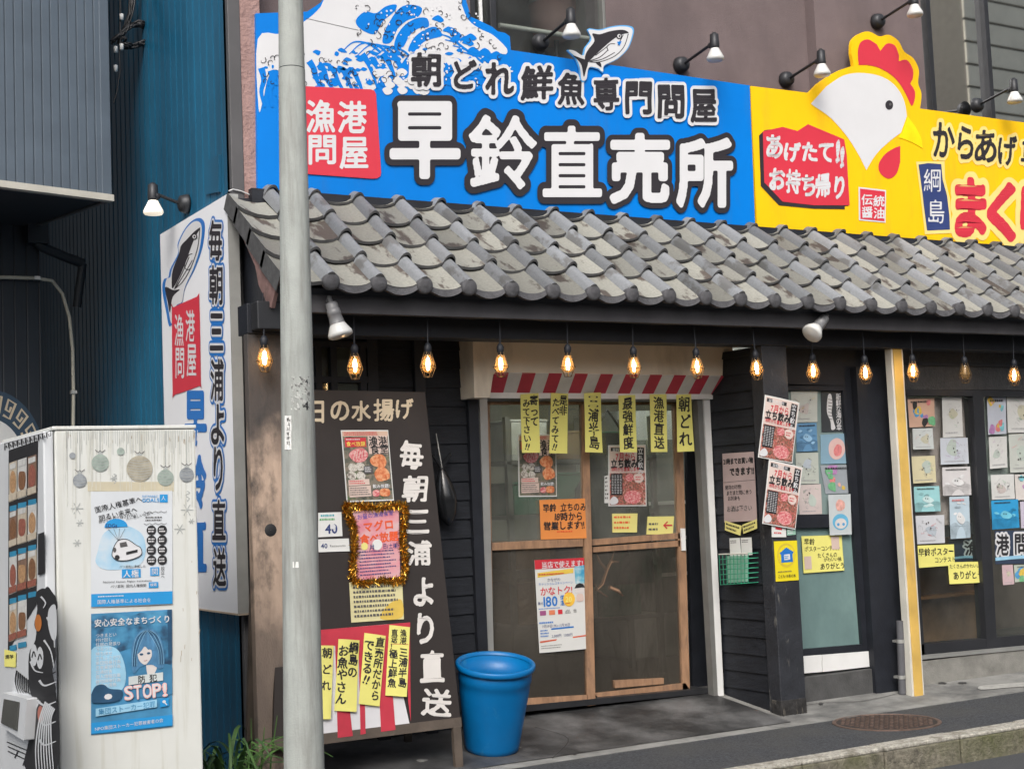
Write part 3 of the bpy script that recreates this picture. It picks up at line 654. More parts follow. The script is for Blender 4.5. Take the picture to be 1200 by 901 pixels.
# right hand windows
Yr = 7.62
f = MB(); m_fr = M('black_frame', (.025, .026, .03), .4, .15, 6, spec=.5)
f.slab([(1060, 456), (1200, 458), (1290, 459), (1290, 466), (1060, 463)], Yr-.03, .09, m_fr)
f.slab([(1140, 460), (1152, 460), (1169, 765), (1157, 765)], Yr-.032, .09, m_fr)
f.slab([(1058, 460), (1063, 460), (1084, 770), (1078, 770)], Yr-.03, .09, m_fr); f.slab([(1076, 755), (1290, 736), (1290, 750), (1076, 770)], Yr-.03, .09, m_fr); f.slab([(1255, 460), (1264, 460), (1290, 750), (1280, 750)], Yr-.032, .09, m_fr)
f.slab([(1148, 612), (1160, 611), (1160, 625), (1149, 626)], Yr-.026, .05, m_fr); f.slab([(1064, 620), (1148, 612), (1149, 625), (1065, 633)], Yr+.035, .04, m_fr)
rw = f.build('display_window', shop, bevel=.003)
b = MB(); b.slab([(1062, 461), (1288, 464), (1288, 742), (1079, 760)], Yr+.02, .006, m_glass); b.build('pane', rw)
b = MB(); b.slab([(1056, 408), (1290, 412), (1290, 458), (1058, 456)], Yr-.01, .1, M('frosted_band', (.05, .05, .052), .35, .3, 30, .6, 70, spec=.6)); b.slab([(1056, 424), (1290, 428), (1290, 432), (1056, 428)], Yr-.03, .1, m_fr); b.build('transom', shop)
b = MB(); b.slab([(1062, 466), (1142, 466), (1149, 612), (1066, 618)], Yr+.07, .01, M('pink_reflection', (.66, .5, .5), .8, .3, 5)); b.slab([(1154, 466), (1270, 467), (1280, 600), (1160, 608)], Yr+.07, .01, M('grey_reflection', (.6, .62, .62), .8, .25, 5)); b.build('reflection_sheet', shop)  # pale sheets added as the pinkish and grey reflections behind the papers
b = MB(); b.slab([(1076, 768), (1290, 748), (1290, 752), (1076, 773)], Yr-.05, .12, m_alu); b.build('window_sill', shop)
b = MB(); zt = onY(1140, 767, Yr-.04)[2]; b.box(X1+.12, 14, Yr-.04, 8.2, .02, zt, M('base_concrete', (.23, .225, .205), .85, .2, 6, .4, 100, dirt=((.12, .115, .105), 3, .5, .75, (1, 1, 1)))); b.build('base_wall', shop, bevel=.006)
# conduit by the yellow post
cd = empty('drain_pipe', tuple(onY(1057, 812, 7.45)), 'short grey drain pipe with two clamps beside the yellow trim post', 'pipe')
p0, p1 = onY(1057.5, 813, 7.45), onY(1054.5, 727, 7.45); b = MB(); b.tube([p0, p1], .026, M('grey_pvc', (.1, .1, .11), .45), 14); b.build('pipe', cd)
for yy in (751, 793):
    b = MB(); q = p0+(p1-p0)*(813-yy)/86; b.tube([q-np.array([0, 0, .012]), q+np.array([0, 0, .012])], .03, m_alu, 14); b.box(q[0]-.028, q[0]+.034, q[1]+.02, q[1]+.05, q[2]-.008, q[2]+.008, m_alu); b.build('clamp', cd)

# interior of the shop
m_int = M('interior_wall', (.32, .32, .27), .8, .2, 1.2)
b = MB(); b.box(2.95, 8.9, 10.9, 11, .1, 2.6, m_int); b.box(2.95, 3.0, 8.1, 10.9, .1, 2.6, m_int); b.box(8.9, 8.95, 8.3, 11, .1, 2.6, m_int); b.box(2.95, 12, 8.1, 11, 2.6, 2.64, m_int); b.box(11.9, 12, 8.1, 11, .1, 2.6, m_int)
xm = onY(1150, 650, 8.0)[0]; b.box(7.75, xm, 8.05, 8.1, .25, 1.2, M('brown_partition', (.2, .11, .065), .7, .5, 3)); b.box(2.95, 12, 8.3, 11, .08, .128, M('interior_floor', (.12, .11, .1), .6, .2, 3)); b.build('interior', shop)
b = MB(); mo_ = M('orange_edge', (.4, .17, .06), .6)
for z in (.62, .95): b.box(7.85, xm-.05, 7.95, 8.05, z, z+.022, mo_)
b.build('display_shelf', shop)
b = MB(); b.box(8.1, 8.13, 8.0, 8.04, .25, 1.3, m_dst); b.build('shelf_post', shop)
b = MB(); b.box(8.95, xm+3.5, 9.4, 9.45, .1, 2.6, M('back_partition', (.22, .18, .16), .8, .4, 1.5)); b.build('back_partition', shop)
# ---------------------------------------------------------------- the two signboards over the roof
Ys = 7.93
ps = PY(Ys)
def crop(ox, oy, sc): return lambda x, y: (ox+x/sc, oy+y/sc)
c2, c3, c4 = crop(290, 0, 4), crop(580, 0, 4), crop(860, 0, 3.529)
blue = empty('blue_signboard', tuple(onY(600, 246, Ys+.02)), 'wide blue signboard with white waves, a tuna and big white lettering over the tiled roof', 'sign')
b = MB()
out = [(302, 221), (885, 268), (878.5, 100.5), (598.7, 59), (597.5, 43), (592, 39), (583, 37), (577, 32), (563, 25), (551.7, 20), (546, 0), (543, -22), (400, -40), (378, 2), (360, 14), (300, 16)]
b.prism([ps.hit(*p) for p in out], (0, .03, 0), m_sblue); b.build('panel', blue)
a = Art(lambda x, y, o: ps.hit(x, y, o), .0005)
# wave: white foam field, blue swells and curls
a.blob([(302, 46), (330, 40), (356, 26), (376, 8), (392, -20), (470, -34), (534, -20), (541, 6), (549, 24), (562, 34), (575, 40), (585, 48), (594, 58), (592, 64), (578, 62), (570, 70), (581, 78), (566, 84), (556, 76), (548, 84), (536, 82), (520, 74), (506, 68), (492, 60), (478, 66), (470, 78), (474, 92), (462, 96), (446, 90), (440, 104), (428, 108), (410, 104), (392, 106), (372, 106), (362, 104), (340, 96), (324, 82), (314, 92), (308, 118), (303, 128)], m_wprint, 1, 4)
for k, pts in enumerate(([(418, 22), (428, 14), (440, 16), (452, 8), (464, 6), (462, 14), (448, 26), (440, 40), (428, 38), (418, 30)], [(466, 12), (480, 6), (494, 10), (490, 20), (478, 24), (466, 34), (458, 50), (448, 50), (452, 34)], [(500, 22), (502, 32), (490, 34), (480, 42), (472, 56), (462, 58), (464, 44), (474, 30), (488, 22)], [(510, 32), (518, 42), (506, 46), (496, 50), (488, 60), (478, 60), (484, 46), (496, 36)])):
    a.blob(pts, m_sblue, 2, 5)
rg = random.Random(3)
for k in range(110):                                  # gaps of blue between the foam
    x = rg.uniform(366, 590); y = rg.uniform(58, 104)
    if x > 560 and y < (x-540)*.9+12: continue
    w_ = rg.uniform(2.5, 6); a.blob([(x-w_, y+rg.uniform(-1, 1)), (x-1, y-rg.uniform(1.5, 3.5)), (x+w_, y+rg.uniform(-1, 2)), (x+1, y+rg.uniform(1.5, 3.5))], m_sblue, 2, 3)
for k in range(9):                                    # swells running down from the crest
    x0 = 424+k*12; y0 = 64+5*math.sin(k*1.9)+k*1.2; a.line([(x0, y0), (x0+7, y0+10), (x0+13, y0+24), (x0+18, y0+40)], [8, 2], m_sblue, 2)
for k in range(5): a.line([(362+k*11, 72+k*4), (368+k*11, 82), (372+k*12, 96), (380+k*11, 106)], [8, 3], m_sblue, 2)
for k in range(4): a.line([(306+k*11, 80+k*3), (309+k*11, 94), (306+k*10, 108), (310+k*9, 126)], [8, 3], m_sblue, 2)
for k in range(24): x = rg.uniform(305, 340) if k < 10 else rg.uniform(365, 420); a.disc(x, rg.uniform(74, 132 if k < 10 else 106), rg.uniform(1.2, 3), rg.uniform(1, 2.6), m_sblue, 2, 9)
for k in range(16):
    x = rg.uniform(498, 585); y = 14+(x-500)*.62+rg.uniform(-2, 14); a.blob([(x-7, y), (x, y-4.5), (x+7, y+1), (x+3, y+4), (x-2, y+2)], m_sblue, 3, 4)
for k in range(190):
    x = rg.uniform(306, 590); y = rg.uniform(2, 100)
    if y < 62 and x < 418: continue
    if x > 540 and y < (x-540)*.9+8: continue
    r_ = rg.uniform(2.2, 5); t = rg.uniform(0, 6); a.line([(x+r_*math.cos(t+q*.8)*(1-q*.13), y+r_*math.sin(t+q*.8)*(1-q*.13)) for q in range(6)], [1.0, .4], m_sdark, 4)
for k in range(110):
    x = rg.uniform(415, 560); y = rg.uniform(6, 104); a.disc(x, y, rg.uniform(.7, 1.5), rg.uniform(.7, 1.5), m_wprint, 4, 8)
for k in range(26): x = rg.uniform(440, 520); y = rg.uniform(78, 108); a.blob([(x-6, y-2), (x, y-5), (x+6, y-1), (x+4, y+3), (x-2, y+4)], m_wprint, 3, 4)
for k in range(18):
    x = rg.uniform(545, 600); a.disc(x, rg.uniform(max(22, 20+(x-546)*.9), 98), rg.uniform(.8, 2), rg.uniform(.8, 2), m_wprint, 2, 8)
a.line([(358, 22), (420, 36)], .5, m_inkb, 2, False)
for k in range(5): a.line([(400+k*9, 62+k*2), (414+k*10, 50+k*1.5), (432+k*10, 52+k*2), (446+k*9, 62+k*2)], [1, 3.2], m_sblue, 2)
for k in range(4): a.line([(512+k*9, 40+k*7), (526+k*9, 44+k*7), (542+k*8, 56+k*6)], [1, 3], m_sblue, 2)
a.mb.build('wave_print', blue)
a = Art(lambda x, y, o: ps.hit(x, y, o), .008)
a.poly([(352, 101.5), (434, 105.5), (438, 107), (440, 111), (446, 203), (445, 207), (441, 209.5), (436, 210), (354, 204), (351, 202), (350, 198), (348, 106), (349, 103)], m_sred, 0)
for ch, x, y, w, h in (('漁', 375, 137, 33, 37), ('港', 412, 138, 33, 36), ('問', 377, 176, 31, 33), ('屋', 414, 180, 32, 36)): a.glyph(ch, x, y, w, h, m_wprint, .028, 1, 88, 2)
a.mb.build('red_seal', blue)
a = Art(lambda x, y, o: ps.hit(x, y, o), .010)
for ch, x, y, w, h in (('早', 497, 165, 76, 84), ('鈴', 588, 179, 76, 84), ('直', 669, 190, 66, 80), ('売', 748, 198, 66, 78), ('所', 824, 203, 62, 76)):
    a.glyph(ch, x, y, w, h, m_sdark, .112, 1, 110, 2); a.glyph(ch, x, y, w, h, m_wprint, .026 if ch in '直鈴' else .039, 3, 110, 2)
for ch, x, y, w, h in (('朝', 498, 83, 33, 38), ('ど', 544, 88, 26, 32), ('れ', 584, 93, 32, 36), ('鮮', 628, 98, 36, 38), ('魚', 668, 105, 30, 36), ('専', 709, 111, 28, 36), ('門', 747, 115.5, 29, 36), ('問', 785, 120, 29, 37), ('屋', 823, 125, 29, 37)):
    a.glyph(ch, x, y, w, h, m_wprint, .125, 1, 96, 2, 0, .012); a.glyph(ch, x, y, w, h, m_sdark, .036, 3, 96, 2, 0, .012)
a.mb.build('lettering', blue)
def tuna(a, f, outl, body_o, back, tail, belly, eye, rim=None):
    if rim: a.poly(spline([f(*p) for p in outl], 5), rim, 0)
    a.poly(spline([f(*p) for p in body_o], 5), m_wprint, 1); a.poly(spline([f(*p) for p in back], 4), m_sdark, 2); a.poly(spline([f(*p) for p in tail], 4), m_sdark, 2)
    for l in belly: a.line([f(*p) for p in l], .9, m_sdark, 2)
    ex, ey = f(*eye); a.disc(ex, ey, 3.4, 3.6, m_sdark, 3, 14); a.disc(ex, ey, 2.2, 2.4, m_wprint, 4, 14); a.disc(ex+.3, ey, 1.1, 1.3, m_sdark, 5, 10)
# the tuna stands proud of the top edge on its own board
b = MB(); out_t = [(345, 238), (378, 272), (398, 320), (405, 375), (428, 372), (440, 318), (482, 322), (505, 338), (512, 308), (570, 278), (615, 235), (637, 185), (642, 138), (598, 126), (540, 132), (490, 145), (438, 142), (452, 185), (425, 225), (412, 262), (372, 240)]
pt = PY(Ys-.014)
m_ltb = M('print_light_blue', (.1, .38, .75), .4)
b.prism([pt.hit(*p) for p in spline([c3(493+(x-493)*1.05, 250+(y-250)*1.05) for x, y in out_t], 4)], (0, .012, 0), m_ltb)
a = Art(lambda x, y, o: pt.hit(x, y, o), .0012, b)
tuna(a, c3, [], out_t, [(455, 160), (490, 163), (540, 148), (598, 142), (626, 156), (600, 162), (570, 175), (530, 205), (480, 250), (434, 292), (420, 275), (432, 240), (465, 195)], [(365, 262), (402, 275), (434, 290), (426, 330), (415, 362), (405, 310), (388, 284)],
     [[(434, 292), (490, 292), (560, 265), (604, 220), (624, 160)], [(440, 288), (490, 270), (530, 235)], [(445, 290), (500, 280), (560, 248)], [(470, 262), (515, 228), (530, 215)], [(530, 240), (524, 222), (540, 208), (562, 208)], [(600, 165), (585, 195), (575, 215)]], (580, 172))
a.poly([c3(570, 198), c3(592, 196), c3(582, 218)], m_sblue, 3); a.poly(spline([c3(470, 296), c3(492, 294), c3(497, 318)], 3), m_sdark, 2)
b.build('tuna_cutout', blue)

yel = empty('yellow_signboard', tuple(onY(1040, 282, Ys+.02)), 'bright yellow signboard with a white chicken head cutout and red lettering', 'sign')
pe = onY(1330, 170, Ys)
b = MB()
rt = [(1345, 163), (1345, 303)]
sil = [c4(*p) for p in ((310, 385), (350, 345), (400, 310), (440, 290), (495, 272))]; sil += spline([c4(*p) for p in ((486, 222), (490, 170), (520, 140), (560, 132), (602, 152), (640, 145), (680, 170), (705, 215), (742, 242), (765, 290), (762, 345), (776, 390), (770, 450))], 4, False)
b.prism([ps.hit(*p) for p in [(887.5, 268.2), (879.5, 101)]+sil+rt], (0, .03, 0), m_syel); b.build('panel', yel)
a = Art(lambda x, y, o: ps.hit(x, y, o), .0015)
P4 = lambda *l: [c4(*p) for p in l]
a.poly(spline(P4((515, 270), (512, 210), (525, 175), (555, 165), (590, 185)), 4, False)+spline(P4((605, 212), (632, 182), (665, 190), (682, 230)), 4, False)+spline(P4((681, 255), (715, 250), (740, 290), (738, 330)), 4, False)+spline(P4((728, 347), (748, 380), (745, 420), (733, 438), (715, 400), (690, 355), (655, 315), (600, 282), (550, 270)), 4, False), m_sred, 1)
a.poly(P4((318, 430))+spline(P4((380, 360), (450, 315), (520, 303), (600, 315), (660, 350), (700, 410), (715, 480)), 5, False)+spline(P4((690, 550), (650, 580), (600, 625), (570, 665), (547, 705)), 4, False)+spline(P4((520, 650), (470, 570), (400, 490), (330, 440)), 4, False), m_wprint, 1)
a.disc(*c4(641, 436), 4.6, 5.6, m_sdark, 2); a.disc(*c4(645, 433), 1.6, 1.8, m_inkb, 3, 10)
a.poly(P4((716, 480))+spline(P4((750, 525), (772, 570), (780, 615)), 4, False)+spline(P4((740, 592), (705, 578), (678, 570)), 4, False)+P4((694, 545)), M('beak_yellow', (.9, .68, .0), .4), 2)
a.poly(P4((687, 605))+spline(P4((687, 670), (672, 718), (640, 740), (605, 718), (598, 680), (625, 638), (665, 612)), 4, False), m_sred, 1)
a.mb.build('chicken_print', yel)
a = Art(lambda x, y, o: ps.hit(x, y, o), .002)
a.poly(P4((103, 562), (125, 540), (200, 530), (262, 547), (305, 519), (450, 580), (460, 640), (472, 852), (458, 853), (458, 866), (330, 864), (185, 850), (110, 770)), m_sdark, 1)
a.poly(P4((118, 545), (200, 526), (262, 543), (305, 515), (455, 578), (465, 640), (477, 850), (330, 850), (200, 835), (124, 755)), m_sred, 2)
for ch, x, y, w, h in (('あ', 165, 605, 62, 92), ('げ', 240, 630, 62, 76), ('た', 312, 630, 58, 72), ('て', 378, 632, 56, 72), ('!', 428, 628, 10, 84), ('!', 446, 652, 10, 78), ('お', 178, 742, 62, 84), ('持', 244, 752, 56, 92), ('ち', 306, 766, 50, 82), ('帰', 366, 768, 58, 92), ('り', 434, 775, 36, 88)):
    a.glyph(ch, *c4(x, y), w/3.529, h/3.529, m_wprint, .05, 3, 72, 1, .02, .03)
a.poly(P4((514, 774), (628, 787), (626, 922), (516, 912)), m_wprint, 1); a.poly(P4((520, 781), (623, 793), (621, 916), (522, 906)), m_sred, 2)
for ch, x, y in (('伝', 548, 826), ('統', 597, 832), ('醤', 549, 878), ('油', 598, 882)): a.em(ch, *c4(x-24, y-24), 14, m_wprint, .025, 3, 48)
a.mb.build('red_banners', yel)
a = Art(lambda x, y, o: ps.hit(x, y, o), .002)
cc8 = crop(850, 215, 3.4257)
a.poly([c4(752, 670), c4(870, 668), c4(872, 740), cc8(900, 60), cc8(910, 200), cc8(800, 205), c4(770, 800)], m_pale, 1)
a.poly([c4(762, 682), c4(800, 676), c4(856, 680), c4(862, 745), c4(880, 810), cc8(898, 130), cc8(900, 186), cc8(808, 190), cc8(795, 90), c4(778, 800)], m_navy, 2)
a.glyph('綱', *c4(818, 747), 20, 27, m_wprint, .0, 3, 56); a.glyph('島', *cc8(845, 113), 19, 28, m_wprint, .0, 3, 56)
for ch, x, y, w, h in (('か', 866, 578, 84, 138), ('ら', 957, 592, 62, 130), ('あ', 1040, 608, 88, 130), ('げ', 1130, 625, 74, 120), ('専', 1232, 640, 86, 120)):
    a.glyph(ch, *c4(x, y), w/3.529, h/3.529, m_pale, .13, 1, 64, 2); a.glyph(ch, *c4(x, y), w/3.529, h/3.529, m_sdark, .03, 3, 72, 1, 0, .02)
for ch, x, y, w, h in (('ま', 1137, 244, 33, 64), ('く', 1173, 250, 30, 64), ('り', 1212, 254, 30, 66)):
    a.glyph(ch, x, y, w, h, m_pale, .15, 1, 80, 3); a.glyph(ch, x, y, w, h, m_sred, .055, 3, 80, 2, 0, .02)
a.mb.build('lettering', yel)

# ---------------------------------------------------------------- side sign on the blue wall
XS = 2.79; pS = PX(XS)
side = empty('white_side_sign', (2.82, 8.3, .95), 'tall white sign with a tuna and blue edged lettering on the blue side wall', 'sign')
q = [pS.hit(*p) for p in ((187.5, 271.5), (267, 231), (281.5, 719), (187, 717))]
y_n, y_f = q[1][1], q[0][1]; zt = (q[0][2]+q[1][2])/2; zb = q[2][2]
b = MB(); b.box(XS, 2.85, y_n, y_f, zb, zt, M('sign_face', (.76, .77, .8), .5, .05, 1, spec=.2)); b.box(XS-.004, 2.85, y_n-.004, y_n+.004, zb, zt, m_alu); b.box(XS-.003, 2.85, y_n, y_f, zb-.01, zb, M('sign_edge', (.5, .4, .3), .6)); b.build('panel', side)
m_sb2 = M('side_blue', (.02, .16, .5), .45, .05, 3)
a = Art(lambda x, y, o: pS.hit(x, y, o), .002)
c5 = crop(0, 215, 4); out_s = [(945, 165), (962, 200), (950, 300), (915, 400), (870, 490), (855, 560), (830, 575), (820, 590), (815, 640), (795, 670), (780, 600), (762, 500), (770, 450), (790, 440), (800, 400), (835, 330), (835, 280), (870, 210), (910, 170)]
mid = (865, 420)
tuna(a, c5, out_s, [(mid[0]+(x-mid[0])*.86, mid[1]+(y-mid[1])*.945) for x, y in out_s], [(943, 207), (912, 228), (880, 262), (852, 292), (842, 330), (812, 410), (808, 478), (816, 488), (850, 425), (880, 350), (908, 275), (922, 245)], [(777, 487), (815, 500), (846, 498), (812, 532), (800, 605), (790, 560)],
     [[(820, 495), (860, 460), (900, 390), (930, 300), (940, 215)], [(822, 490), (862, 410), (890, 345)], [(825, 492), (870, 420), (905, 360)], [(895, 400), (880, 405), (868, 385), (885, 340), (905, 330)]], (916, 250), m_sb2)
cs = crop(170, 200, 3.2192)
a.poly(spline([cs(*p) for p in ((103, 525), (108, 516), (197, 476), (206, 480), (212, 800), (206, 812), (114, 845), (106, 840))], 3), m_sred, 1)
for ch, x, y, w, h in (('漁', 131, 602, 34, 120), ('港', 173, 585, 34, 118), ('問', 134, 726, 32, 112), ('屋', 178, 716, 36, 120)): a.glyph(ch, *cs(x, y), w/3.22, h/3.22, m_wprint, .012, 2, 72, 2)
for ch, y, h in (('毎', 282, 46), ('朝', 334, 45), ('三', 389, 42), ('浦', 445, 48), ('よ', 497, 46), ('り', 549, 50), ('直', 609, 46), ('送', 664, 44)):
    x = 253.5+(y-282)*.0125; w = 15 if ch != 'り' else 10
    a.glyph(ch, x, y, w, h, m_sb2, .13, 1, 72, 2); a.glyph(ch, x, y, w, h, m_wprint, .075, 2, 72, 2); a.glyph(ch, x, y, w, h, m_sdark, .025, 3, 72, 2)
for ch, y in (('早', 490), ('鈴', 564), ('直', 638)): a.glyph(ch, 229.5, y, 24, 60, m_sb2, .045, 1, 72, 2)
a.mb.build('lettering', side)

# ---------------------------------------------------------------- sign lamps on arms
def lamp(loc, d, L, label, group, headdrop=(0, 0, -1), glow=False):
    """Lamp with a round base on a wall, an arm along d and a reflector bulb pointing down."""
    loc = np.array(loc, float); d = np.array(d, float); d /= np.linalg.norm(d)
    t = empty('sign_lamp', tuple(loc), label, 'lamp', group)
    b = MB(); b.lathe(loc, d, [(.001, 0), (.062, 0), (.062, .012), (.05, .05), (.03, .06), (.001, .062)], m_dst, 20); b.build('base', t)
    e = loc+d*L+np.array([0, 0, .05]); b = MB(); b.tube([loc+d*.05, e], .011, m_dst, 8); b.lathe(e-np.array([0, 0, .02]), (1, 0, 0) if abs(d[1]) > .5 else (0, 1, 0), [(.001, -.03), (.02, -.03), (.02, .03), (.001, .03)], m_dst, 10); b.build('arm', t)
    h = e+d*.02; dn = np.array(headdrop, float); b = MB(); b.lathe(h, dn, [(.001, -.07), (.012, -.07), (.022, -.06), (.03, -.055), (.034, .03), (.03, .045), (.02, .05)], m_dst, 16); b.build('socket', t)
    b = MB(); b.lathe(h, dn, [(.028, .04), (.034, .055), (.06, .105), (.062, .12), (.055, .13), (.001, .135)], m_glow if glow else m_bulbw, 20); b.build('bulb', t)
    return t
m_bulbw = M('white_reflector_bulb', (.62, .62, .6), .25, .03, 3)
m_glow = M('lit_reflector_bulb', (.8, .78, .72), .3, .03, 3, emit=((1, .86, .66), .5))
arm = 'black arm lamp over the signboard, '
for (x, y), Yb_, lb in (((632, 51), 8.14, 'in front of the drum lamp window beside the tuna'), ((797, 77), 8.14, 'against the plain mauve wall over the middle of the blue sign'), ((920, 94), 8.14, 'at the joint of the blue and yellow signs'), ((1027, 26), 8.04, 'above the chicken comb'), ((1143, 124), 8.14, 'in front of the upper right window')):
    lamp(onY(x, y, Yb_), (0, -1, 0), .38, 'black arm lamp '+lb, 'lamps over the signboards')
lamp(onX(221, 243, 2.85)+np.array([-.005, 0, .02]), (-1, 0, 0), .2, 'lit black arm lamp on the blue wall above the white side sign', 'lamps over the signboards', glow=True)
# white spot lamps under the eave
m_spotw = M('white_spot_body', (.17, .17, .175), .4, .05, 4)
for (x, y), dn, lb in (((387, 352), (.22, -.15, -1), 'white spot lamp hanging under the eave beside the utility pole'), ((968, 371), (-1.3, -.2, -1), 'white spot lamp tilted sideways under the eave above the black post')):
    p = onY(x, y, 7.14); t = empty('spot_lamp', tuple(p), lb, 'lamp', 'white spot lamps under the eave'); dn = np.array(dn); dn = dn/np.linalg.norm(dn)
    b = MB(); b.lathe(p, dn, [(.001, -.02), (.012, -.02), (.012, .01), (.03, .014), (.034, .03), (.032, .05), (.036, .052), (.038, .085), (.036, .087), (.04, .125), (.043, .135)], m_spotw, 18); b.build('spot_body', t)
    b = MB(); b.lathe(p, dn, [(.038, .13), (.045, .14), (.068, .185), (.068, .2), (.055, .208), (.001, .212)], m_bulbw, 20); b.build('bulb', t)
    b = MB(); b.tube([p+np.array([0, .03, .0]), p-dn*.02], .012, m_spotw); b.build('bracket', t)

# caged filament bulbs on a cord
m_brass = M('cage_wire', (.14, .09, .045), .45, .1, 8, metal=.7)
m_bglass = glass_mat('amber_bulb_glass', (1, .88, .68), .13, (.8, .5, .2), .05, .7)
m_fil = M('filament', (1, .8, .5), .5, .0, 3, emit=((1, .74, .47), 22))
m_filoff = M('cold_filament', (.3, .25, .2), .5)
def bulb(lit, cord):
    t = empty('caged_bulb', (0, 0, 0), '', 'lamp', 'caged bulbs hanging under the eave')
    b = MB(); b.tube([(0, 0, cord), (.004, 0, cord*.5), (0, 0, .03)], .005, m_blk, 6); b.build('cord', t)
    b = MB(); b.lathe((0, 0, 0), (0, 0, 1), [(.001, -.035), (.02, -.035), (.022, .01), (.012, .03), (.001, .032)], m_blk, 12); b.build('socket', t)
    b = MB(); b.lathe((0, 0, 0), (0, 0, -1), [(.016, .03), (.022, .045), (.036, .09), (.036, .11), (.024, .132), (.001, .14)], m_bglass, 16); b.build('bulb_glass', t)
    b = MB(); b.lathe((0, 0, 0), (0, 0, -1), [(.001, .05), (.009, .056), (.013, .09), (.009, .12), (.001, .125)], m_fil if lit else m_filoff, 10); b.build('filament', t)
    b = MB()
    for k in range(6):
        an = k*math.pi/3; c, s_ = math.cos(an), math.sin(an); b.tube([(.02*c, .02*s_, -.02), (.046*c, .046*s_, -.105), (.022*c, .022*s_, -.162)], .0022, m_brass, 5)
    for r_, z in ((.046, -.105), (.022, -.162)): b.tube([(r_*math.cos(q*math.pi/6), r_*math.sin(q*math.pi/6), z) for q in range(13)], .0022, m_brass, 5)
    b.build('cage', t); return t
spots = [(310, 421, 'in front of the wooden post'), (416, 430, 'above the brown menu board, beside the utility pole'), (502, 428, 'above the right corner of the brown menu board'), (587, 428, 'at the left end of the striped valance'), (666, 428, 'over the third yellow strip of the striped valance'), (743, 430, 'over the fourth yellow strip of the striped valance'), (816.5, 431, 'near the right end of the striped valance'), (886, 433, 'left of the black post, beside the two tilted posters'), (953, 436, 'right under the sideways white spot lamp'), (1014, 438, 'over the black panel left of the yellow trim post'), (1070, 436, 'just right of the yellow trim post'), (1131, 438, 'unlit, over the mullion of the display window'), (1189, 441, 'at the far right over the display window')]
lit0 = bulb(True, .26); off0 = bulb(False, .26); first = True
for x, y, lb in spots:
    p = onY(x, y, 7.26); p[2] += .095; lab = ('lit' if 'unlit' not in lb else 'clear')+' caged filament bulb hanging '+lb
    if 'unlit' in lb: off0.location = p; off0['label'] = 'caged filament bulb hanging '+lb
    elif first: lit0.location = p; lit0['label'] = lab; first = False
    else: copy_tree(lit0, p, lab, (random.uniform(-.05, .05), random.uniform(-.05, .05), random.uniform(0, 1)))

# ---------------------------------------------------------------- utility pole
m_pole = M('pole_concrete', (.34, .36, .34), .8, .1, 6, .25, 120, dirt=((.2, .2, .185), 5, .45, .75, (4, 4, .35)))
Ypo = 6.32; bp_ = onY(356.5, 901, Ypo); tp_ = onY(340.5, 0, Ypo); zc = bp_[2]; dz = (tp_-bp_)/(tp_[2]-bp_[2])
pole = empty('utility_pole', tuple(bp_-dz*(zc-.0)), 'round grey concrete utility pole in front of the shop corner', 'pole')
rad = lambda z: (22.6+(14.6-22.6)*(z-bp_[2])/(tp_[2]-bp_[2]))*6.95/FPX*1.0
zs = onY(342, 82, Ypo)[2]
b = MB(); pts = [bp_+dz*(z-zc) for z in (-.05, .5, 1, 2, 3, zs)]; b.tube(pts, [rad(z) for z in (-.05, .5, 1, 2, 3, zs)], m_pole, 40); b.build('pole_shaft', pole)
b = MB(); pts = [bp_+dz*(z-zc) for z in (zs+.005, 5, 8)]; b.tube(pts, [rad(zs)*.975, rad(5), rad(8)], m_pole, 40); b.tube([bp_+dz*(zs-.006-zc), bp_+dz*(zs+.008-zc)], rad(zs)*.965, m_dst, 40); b.build('upper_shaft', pole)
def on_pole(px, py, off=.002):
    """Point of the pole's front surface seen at a photo pixel."""
    d = ray(px, py); d = d/np.linalg.norm(d); lo = 4.0
    for k in range(900):
        p = CP+d*(lo+k*.005); c_ = bp_+dz*(p[2]-zc)
        if math.hypot(p[0]-c_[0], p[1]-c_[1]) < rad(p[2])+off: return p
    return CP+d*6.5
a = Art(lambda x, y, o: on_pole(x, y, .001+o), .0)
m_peel = M('peeling_notice', (.42, .43, .41), .85, .25, 25, .5, 60, dirt=((.13, .13, .125), 45, .48, .58, (1, 1, 1)))
a.grid(341, 441, 363, 480, m_peel, 1, 8); a.line([(334.5, 480.5), (366, 481.5)], .8, m_inkb, 1); a.mb.build('peeling_notice', pole)
a = Art(lambda x, y, o: on_pole(x, y, .001+o), .0)
for ch, x, y in (('2', 351, 443), ('4', 357, 443), ('4', 355, 468)): a.em(ch, x, y, 14 if y > 450 else 8, m_ink, .02, 2, 40)
a.mb.build('stencilled_numbers', pole)
a = Art(lambda x, y, o: on_pole(x, y, .003+o), .0); a.grid(333.5, 487, 341.5, 527, m_paper, 1, 6); a.text('鶴見変電所町', 335.6, 489, 4.6, m_inkb, 0, 2, True, 1.2); a.mb.build('name_plate', pole)
a = Art(lambda x, y, o: on_pole(x, y, .002+o), .0); a.grid(343, 658, 350, 665, m_paper, 1, 3); a.mb.build('sticker', pole)

